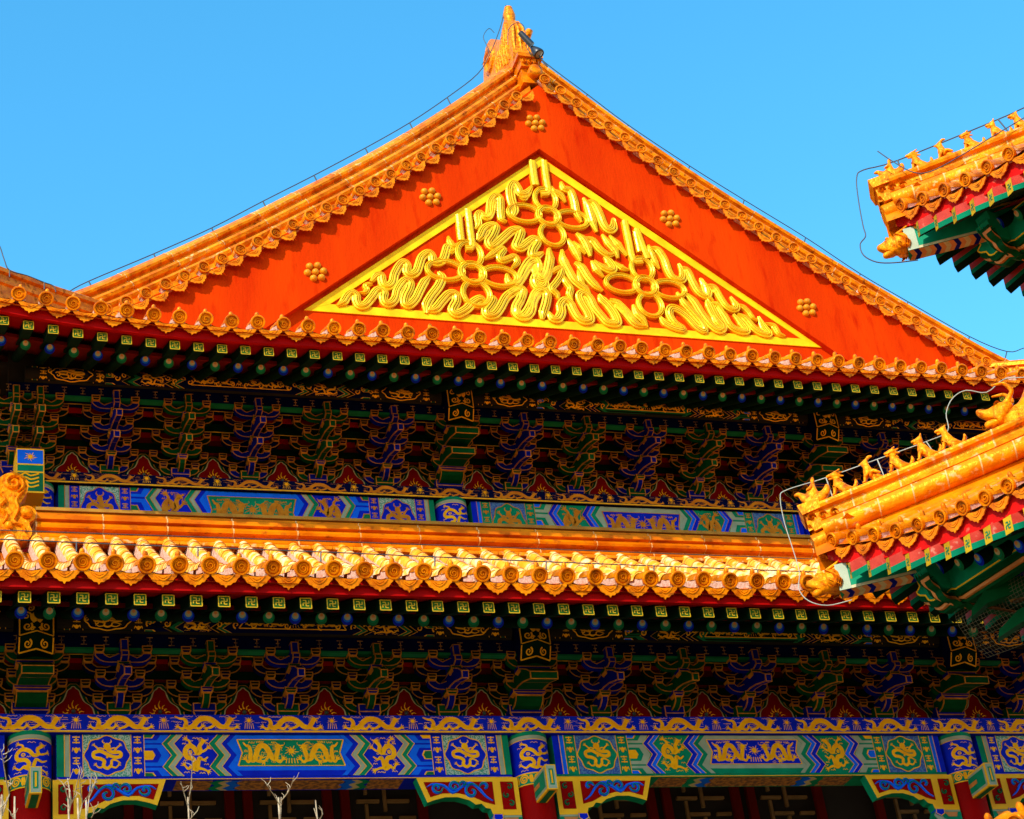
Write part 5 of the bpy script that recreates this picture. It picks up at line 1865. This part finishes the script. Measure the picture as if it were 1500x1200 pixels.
# ------------------------------------------------------------------ glazed beasts on the pavilion's hips
def beast_mesh(kind):
    N, E_ = [], []

    def add(p, r_, to=None):
        N.append((*p, r_))
        if to is not None:
            E_.append((to, len(N) - 1))
        return len(N) - 1
    if kind == 'rider':
        b = add((0, 0, .07), .06)
        c = add((.075, 0, .075), .04, b)
        h = add((.115, 0, .12), .024, c)
        hd = add((.135, 0, .125), .022, h)
        add((.165, 0, .11), .009, hd)
        t = add((-.075, 0, .1), .045, b)
        t2 = add((-.105, 0, .17), .036, t)
        add((-.1, 0, .22), .014, t2)
        r1 = add((.01, 0, .13), .036, b)
        r2 = add((.015, 0, .19), .03, r1)
        n_ = add((.018, 0, .225), .014, r2)
        hh = add((.022, 0, .25), .022, n_)
        add((.02, 0, .285), .008, hh)
        for s_ in (-1, 1):
            a = add((.03, s_ * .04, .17), .013, r2)
            add((.065, s_ * .02, .15), .010, a)
            f_ = add((.02, s_ * .03, .02), .014, b)
            add((.04, s_ * .03, .0), .01, f_)
        return skin(N, E_, 'glaze_carved')
    hip_ = add((-.07, 0, .07), .05)
    mid = add((-.015, 0, .105), .042, hip_)
    chest = add((.035, 0, .14), .042, mid)
    nk = add((.05, 0, .19), .03, chest)
    hd = add((.068, 0, .225), .032, nk)
    long_ = {'horse': .05, 'lion': .042, 'dragon': .058, 'phoenix': .035, 'hound': .055}[kind]
    sn = add((.07 + long_, 0, .215), .019 if kind != 'phoenix' else .012, hd)
    add((.09 + long_, 0, .205), .012 if kind != 'phoenix' else .004, sn)
    if kind != 'phoenix':
        jw = add((.085, 0, .195), .014, hd)
        add((.10 + long_ * .4, 0, .185), .008, jw)
    for s_ in (-1, 1):
        if kind == 'phoenix':
            wg = add((-.01, s_ * .05, .13), .022, mid)
            add((-.09, s_ * .055, .10), .012, wg)
        a = add((.055, s_ * .032, .075), .017, chest)
        b = add((.055, s_ * .032, .012), .014, a)
        add((.08, s_ * .032, .006), .012, b)
        h1 = add((-.03, s_ * .045, .05), .03, hip_)
        h2 = add((-.045, s_ * .045, .012), .017, h1)
        add((-.0, s_ * .045, .006), .013, h2)
        er = add((.055, s_ * .022, .258), .010 if kind != 'horse' else .013, hd)
        if kind == 'dragon':
            add((.02, s_ * .024, .285), .006, er)
        elif kind == 'horse':
            add((.052, s_ * .024, .295), .005, er)
        else:
            add((.045, s_ * .024, .272), .006, er)
    if kind == 'phoenix':
        k = add((.055, 0, .26), .014, hd)
        k2 = add((.035, 0, .295), .018, k)
        add((.0, 0, .3), .008, k2)
        t = add((-.12, 0, .055), .03, hip_)
        add((-.17, 0, .03), .014, t)
    else:
        t = add((-.12, 0, .09), .018, hip_)
        t2 = add((-.14, 0, .15), .022, t)
        add((-.125, 0, .19), .008, t2)
    if kind in ('lion', 'dragon'):
        for q, (dx, dz) in enumerate(((-.02, .045), (-.045, .03), (-.055, .0), (-.05, -.035), (-.045, -.065))):
            a = add((.068 + dx * .8, 0, .225 + dz * .8), .014, hd if q < 3 else nk)
            add((.068 + dx * 1.6, 0, .225 + dz * 1.5), .005, a)
    return skin(N, E_, 'glaze_carved')


BM = {k: beast_mesh(k) for k in ('rider', 'dragon', 'phoenix', 'lion', 'horse', 'hound')}
ang = math.atan2(-DG.y, -DG.x)


def beast_on(name, kind, x, y, tip, zt, label, cat, sc=1.0):
    nd = Vector((DG.y, -DG.x, 0))
    p = ray_plane(x, y, tip, nd)
    s_ = (p - tip).dot(DG)
    z = zt(s_) + .208
    o = obj(name, BM[kind], at=(tip.x + DG.x * s_, tip.y + DG.y * s_, z))
    o.rotation_euler = (0, -math.atan(.25), ang)
    o.scale = (sc, sc, sc)
    tag(o, label, cat, 'glazed figures on the roof hips')
    return o


for i, (kind, x, y, name, nm) in enumerate((
        ('rider', 1194, 755, 'rider_figure', 'glazed man riding a hen at the tip of the pavilion\'s larger, nearer hip'),
        ('dragon', 1234, 738, 'beast_figure', 'glazed horned dragon sitting right behind the hen rider on the nearer hip'),
        ('phoenix', 1279, 722, 'beast_figure', 'glazed crested phoenix between sitting dragon and spiky lion, before the dark brackets'),
        ('lion', 1318, 708, 'beast_figure', 'glazed lion with spiky mane on the nearer hip, before the dark brackets'),
        ('horse', 1360, 692, 'beast_figure', 'glazed upright horse with pricked ears and gap under its chest, before dark brackets'),
        ('hound', 1395, 675, 'beast_figure', 'glazed hound with raised tail, last figure before the big horned dragon head'))):
    beast_on(name, kind, x, y, TIP_L, zhL, nm, 'roof figure', .92 if kind != 'rider' else 1.05)
for i, (kind, x, y, name, nm) in enumerate((
        ('rider', 1306, 272, 'rider_figure', 'glazed hen rider at the roof tip outlined against the blue sky'),
        ('dragon', 1347, 257, 'beast_figure', 'glazed horned dragon next to the hen rider against the sky'),
        ('phoenix', 1386, 243, 'beast_figure', 'slim glazed crested phoenix against the blue sky'),
        ('lion', 1424, 228, 'beast_figure', 'glazed maned lion against the blue sky, right of the slim phoenix'),
        ('horse', 1463, 210, 'beast_figure', 'glazed horse with pricked ears against the sky, beside the wire post'),
        ('hound', 1496, 195, 'beast_figure', 'glazed hound against the sky cut off by the picture\'s edge'))):
    beast_on(name, kind, x, y, TIP_U, zhU, nm, 'roof figure', .86 if kind != 'rider' else .95)


# big horned dragon head that closes the row of figures (part of the roof)
def ridge_beast(tip, zt, s0, roof):
    N, E_ = [], []

    def add(p, r_, to=None):
        N.append((*p, r_))
        if to is not None:
            E_.append((to, len(N) - 1))
        return len(N) - 1
    a = add((-.12, 0, .1), .13)
    b = add((0, 0, .2), .13, a)
    c = add((.1, 0, .27), .10, b)
    sn = add((.22, 0, .26), .055, c)
    tp = add((.3, 0, .285), .042, sn)
    add((.33, 0, .32), .02, tp)
    j = add((.14, 0, .19), .06, c)
    add((.27, 0, .165), .03, j)
    for s_ in (-1, 1):
        h = add((.06, s_ * .07, .37), .026, c)
        h2 = add((.02, s_ * .09, .45), .022, h)
        h3 = add((.09, s_ * .10, .52), .018, h2)
        add((.2, s_ * .10, .50), .009, h3)
        e = add((.15, s_ * .075, .33), .022, c)
        add((.17, s_ * .085, .35), .016, e)
    m1 = add((-.1, 0, .34), .10, b)
    m2 = add((-.16, 0, .5), .085, m1)
    add((-.16, 0, .6), .05, m2)
    me = skin(N, E_, 'glaze_carved', 2)
    o = obj('ridge_beast', me, roof, at=(tip.x + DG.x * s0, tip.y + DG.y * s0, zt(s0) + .04), mtx=Matrix.Rotation(ang, 3, 'Z') @ Matrix.Rotation(-.2, 3, 'Y'))
    for sd in (-1, 1):
        mb = MB()
        for k in range(6):
            pl = lambda u, v, w_, sd=sd: (u, sd * (.085 + w_ - .02 * k / 5), v)
            mb.ribbon([(.05 - k * .03, .12 + k * .055), (-.06 - k * .02, .16 + k * .06), (-.12, .24 + k * .07), (-.2, .22 + k * .08)], .03, pl, [(-1, 0), (-.5, .035), (.5, .035), (1, 0)], 'glaze', n=4)
        o2 = bpy.data.objects.new('carved_mane', mb.mesh('carved_mane'))
        COL.objects.link(o2)
        o2.parent = o
    return o


ridge_beast(TIP_L, zhL, 1.86, PR_L)
ridge_beast(TIP_U, zhU, 1.9, PR_U)

# ------------------------------------------------------------------ low tiled coping in the bottom corner
COPE = empty('wall_coping', (8.1, 10.2, -1.6), 'yellow-tiled coping of a low wall, only its nail-capped corner showing', 'wall coping')
TIP_W = px(1404, 1250, 11.0)
cop = empty('roof', TIP_W, parent=COPE)
roof_run(cop, COPE, Vector((TIP_W.x, TIP_W.y, 0)), PA, PB, lambda t: TIP_W.z - .03 + .1 * max(0, 1 - t) ** 2, 8, .29, 2.6, .5, 1.0, rafters=False)
mb = MB()
pbox(mb, Vector((TIP_W.x, TIP_W.y, 0)), .3, 2.8, .35, 1.2, -1.6, TIP_W.z - .15, 'wall_red')
obj('wall', mb, COPE)

# ------------------------------------------------------------------ lightning conductors
def wire(name, pts, posts, r_, m, label, cat='lightning wire', smooth=4):
    mb = MB()
    mb.tube(cr([tuple(p) for p in pts], smooth), r_, m, 6)
    root = obj(name, mb)
    for a, b in posts:
        pb = MB()
        pb.tube([a, b], r_ * 1.25, m, 6)
        obj('post', pb, root)
    tag(root, label, cat, 'lightning conductors along the roofs')
    return root


Yw_ = 20.98
L1 = [(98, 429), (130, 412), (225, 372), (310, 334), (385, 295), (460, 257), (535, 217), (600, 180), (655, 143), (700, 108), (719, 76), (733, 40), (738, 18), (741, 8)]
wire('lightning_wire', [px(x, y, Yw_) for x, y in L1], [(px(x, y, Yw_), px(x + 6, y + 12, Yw_)) for x, y in L1[1:9]], .007, 'wire', 'thin dark wire on short posts above the left slope of the gable')
L2 = [(772, 62), (783, 82), (800, 100), (860, 145), (920, 190), (1010, 250), (1090, 300), (1180, 355), (1260, 408), (1330, 449), (1420, 500), (1475, 522), (1500, 517)]
wire('lightning_wire', [px(x, y - 7, 20.85) for x, y in L2], [(px(x, y - 7, 20.85), px(x - 3, y + 5, 20.85)) for x, y in L2[3:-1]], .007, 'wire', 'thin dark wire on short posts above the right slope of the gable')
L3 = [(-30, 350), (-4, 356), (6, 380), (14, 396), (40, 404), (65, 414), (78, 419), (82, 428)]
wire('lightning_wire', [px(x, y, 19.3) for x, y in L3], [(px(x, y, 19.3), px(x, y + 10, 19.3)) for x, y in (L3[3], L3[5])], .007, 'wire', 'short bent dark wire over the hip ridge that meets the left gable slope')
L4 = [(-20, 789), (160, 797), (480, 809), (800, 823), (1195, 838)]
wire('lightning_wire', [px(x, y, 16.25) for x, y in L4], [(px(x, 789 + (x + 20) * .0405, 16.25), px(x, 789 + (x + 20) * .0405 + 14, 16.25)) for x in (112, 290, 470, 637, 800, 958, 1110)], .006, 'wire', 'thin dark cable strung just above the nail caps of the lowest eave')
L5 = [(-20, 776), (300, 787), (650, 799), (1190, 819)]
wire('lightning_wire', [px(x, y, 19.45) for x, y in L5], [], .006, 'wire', 'thin dark cable lying along the foot of the long horizontal ridge')
nd = Vector((DG.y, -DG.x, 0))
hp = lambda x, y, t: ray_plane(x, y, t, nd)
L6 = [(1520, 552), (1500, 553), (1470, 556), (1445, 575), (1415, 572), (1395, 584), (1386, 606), (1388, 632), (1357, 647), (1285, 673), (1210, 700), (1152, 718), (1143, 730), (1149, 765), (1160, 800), (1171, 838), (1170, 862), (1184, 880), (1212, 887), (1248, 879)]
wire('lightning_wire', [hp(x, y, TIP_L) for x, y in L6], [(hp(*a, TIP_L), hp(*b, TIP_L)) for a, b in (((1357, 647), (1384, 688)), ((1285, 673), (1304, 720)), ((1210, 700), (1225, 744)))], .0045, 'wire_light', 'pale wire railing over the figures before the dark brackets, looping under the corner')
L7 = [(1530, 146), (1500, 158), (1462, 175), (1315, 235), (1265, 249), (1255, 260), (1257, 290), (1264, 330), (1268, 346), (1260, 358), (1265, 374), (1284, 384), (1310, 385), (1345, 381)]
wire('lightning_wire', [hp(x, y, TIP_U) for x, y in L7], [(hp(*a, TIP_U), hp(*b, TIP_U)) for a, b in (((1315, 235), (1326, 268)), ((1462, 175), (1486, 204)))], .006, 'wire', 'dark wire railing over the figures against the sky, looping below the corner')
L8 = [(1530, 175), (1490, 198), (1440, 228), (1400, 252), (1365, 270), (1340, 271), (1310, 255), (1288, 240)]
wire('lightning_wire', [hp(x, y, TIP_U) - nd * -.2 for x, y in L8], [], .005, 'wire', 'slack dark wire drooping across the tiles of the hip against the sky')
L9 = [(724, 48), (716, 42), (708, 55), (716, 75), (706, 95)]
wire('lightning_wire', [px(x, y, 20.7) for x, y in L9], [], .005, 'wire', 'thin dark wire loop at the back of the ridge-end ornament on the peak', smooth=5)
L10 = [(744, 66), (745, 44), (755, 34), (766, 37), (770, 52), (771, 68), (778, 80)]
wire('lightning_wire', [px(x, y, 20.4) for x, y in L10], [], .006, 'wire', 'thin dark wire arching over the right flank of the peak ornament', smooth=5)

# ------------------------------------------------------------------ floodlight by the peak
FY = 20.3
mb = MB()
p0, p1, p2 = px(762, 48, FY), px(779, 66, FY), px(786, 76, FY)
FL = empty('floodlight', p0, 'small black floodlight on an arm at the right of the roof peak', 'floodlight')
mb.tube([p0, p1], [.045, .05], 'lamp_black', 10)
obj('arm', mb, FL)
mb = MB()
ax = (p2 - p1).normalized()
mb.lathe([(.03, -.12), (.055, -.06), (.075, 0), (.085, .05), (.08, .075), (.06, .06), (.001, .06)], p2, (ax.x, ax.y - .25, ax.z), 'lamp_black', 18)
hd_ = obj('lamp_head', mb, FL)
mb = MB()
mb.lathe([(.062, .066), (.035, .078), (.001, .082)], p2, (ax.x, ax.y - .25, ax.z), 'lens', 16)
obj('lens', mb, hd_)
mb = MB()
mb.tube([p2 + ax * .04, px(794, 88, FY), px(802, 98, FY)], .012, 'wire', 6)
obj('cable', mb, FL)

# ------------------------------------------------------------------ bare saplings in front of the hall
def sapling(Y, stem, branches, label, r0=.0045):
    S = [px(x, y, Y) for x, y in stem]
    base = S[0]
    d = (S[1] - S[0]).normalized()
    foot = Vector((base.x + random.uniform(-.1, .1), Y + random.uniform(-.1, .1), -1.62))
    t = empty('sapling', foot, label, 'sapling', 'bare saplings before the hall')
    mb = MB()
    P = cr([tuple(p) for p in ([foot, foot.lerp(base, .5) + Vector((.03, .02, 0))] + S)], 4)
    n = len(P)
    mb.tube(P, [r0 * (1.25 - .75 * i / (n - 1)) for i in range(n)], 'bark', 7)
    obj('trunk', mb, t)
    for br in branches:
        mb = MB()
        B = [px(x, y, Y - .05 * i) for i, (x, y) in enumerate(br)]
        P = cr([tuple(p) for p in B], 3)
        n = len(P)
        mb.tube(P, [r0 * .62 * (1 - .5 * i / (n - 1)) for i in range(n)], 'bark', 6)
        for k in range(len(br)):
            a_ = B[0].lerp(B[-1], random.uniform(.15, .95)) if len(br) < 3 else Vector(P[random.randrange(1, n)])
            e_ = Vector((random.uniform(-.035, .035), random.uniform(-.02, .02), random.uniform(.015, .05)))
            mb.tube([a_, a_ + e_ * .5 + Vector((.006, 0, 0)), a_ + e_], [.0022, .0016, .0009], 'bark', 5)
        obj('branch', mb, t)


sapling(8.6, [(278, 1225), (277, 1200), (275, 1178)], [[(275, 1180), (269, 1160), (265, 1145)], [(276, 1176), (280, 1150), (281, 1128), (282, 1112)], [(279, 1200), (283, 1194), (283, 1190)]], 'bare sapling forking into a tall thin Y before the long green beam panel')
sapling(8.4, [(411, 1225), (411, 1200), (412, 1168)], [[(411, 1182), (402, 1166), (396, 1158), (389, 1147)], [(413, 1172), (421, 1162), (427, 1150), (431, 1137)]], 'bare sapling with wide V fork before the lattice windows')
sapling(8.8, [(468, 1230), (465, 1202), (460, 1184)], [[(465, 1204), (470, 1198), (472, 1192)]], 'single bare twig just rising into view right of the V-forked sapling', .004)
sapling(8.0, [(102, 1230), (101, 1200), (102, 1165), (99, 1140)], [[(101, 1185), (108, 1170), (112, 1150), (116, 1135)], [(101, 1172), (96, 1158), (95, 1148)], [(101, 1192), (104, 1176), (103, 1160)]], 'bare sapling before the left end of the carved spandrel bracket')
sapling(7.7, [(116, 1230), (115, 1203), (121, 1175)], [[(121, 1176), (130, 1165), (133, 1150), (134, 1133)], [(121, 1176), (118, 1160), (117, 1143), (122, 1128)], [(131, 1163), (139, 1148), (143, 1146)]], 'bare sapling with crooked branches reaching across the dragon medallion')
sapling(8.2, [(127, 1230), (127, 1200), (131, 1165), (134, 1136)], [[(130, 1170), (139, 1150), (142, 1140)], [(134, 1198), (138, 1190), (139, 1183)]], 'straight pale sapling right beside the crooked one', .0042)
sapling(7.9, [(1, 1230), (4, 1195), (9, 1177), (14, 1163)], [[(14, 1163), (10, 1148), (7, 1130), (4, 1112), (1, 1098)], [(11, 1172), (3, 1182), (-2, 1186)], [(13, 1150), (18, 1148)], [(5, 1105), (10, 1104)]], 'crooked bare sapling cut off by the picture\'s left edge')
sapling(8.5, [(22, 1225), (20, 1203), (18, 1192)], [[(19, 1198), (16, 1194)]], 'short twig tip before the red column foot', .0035)
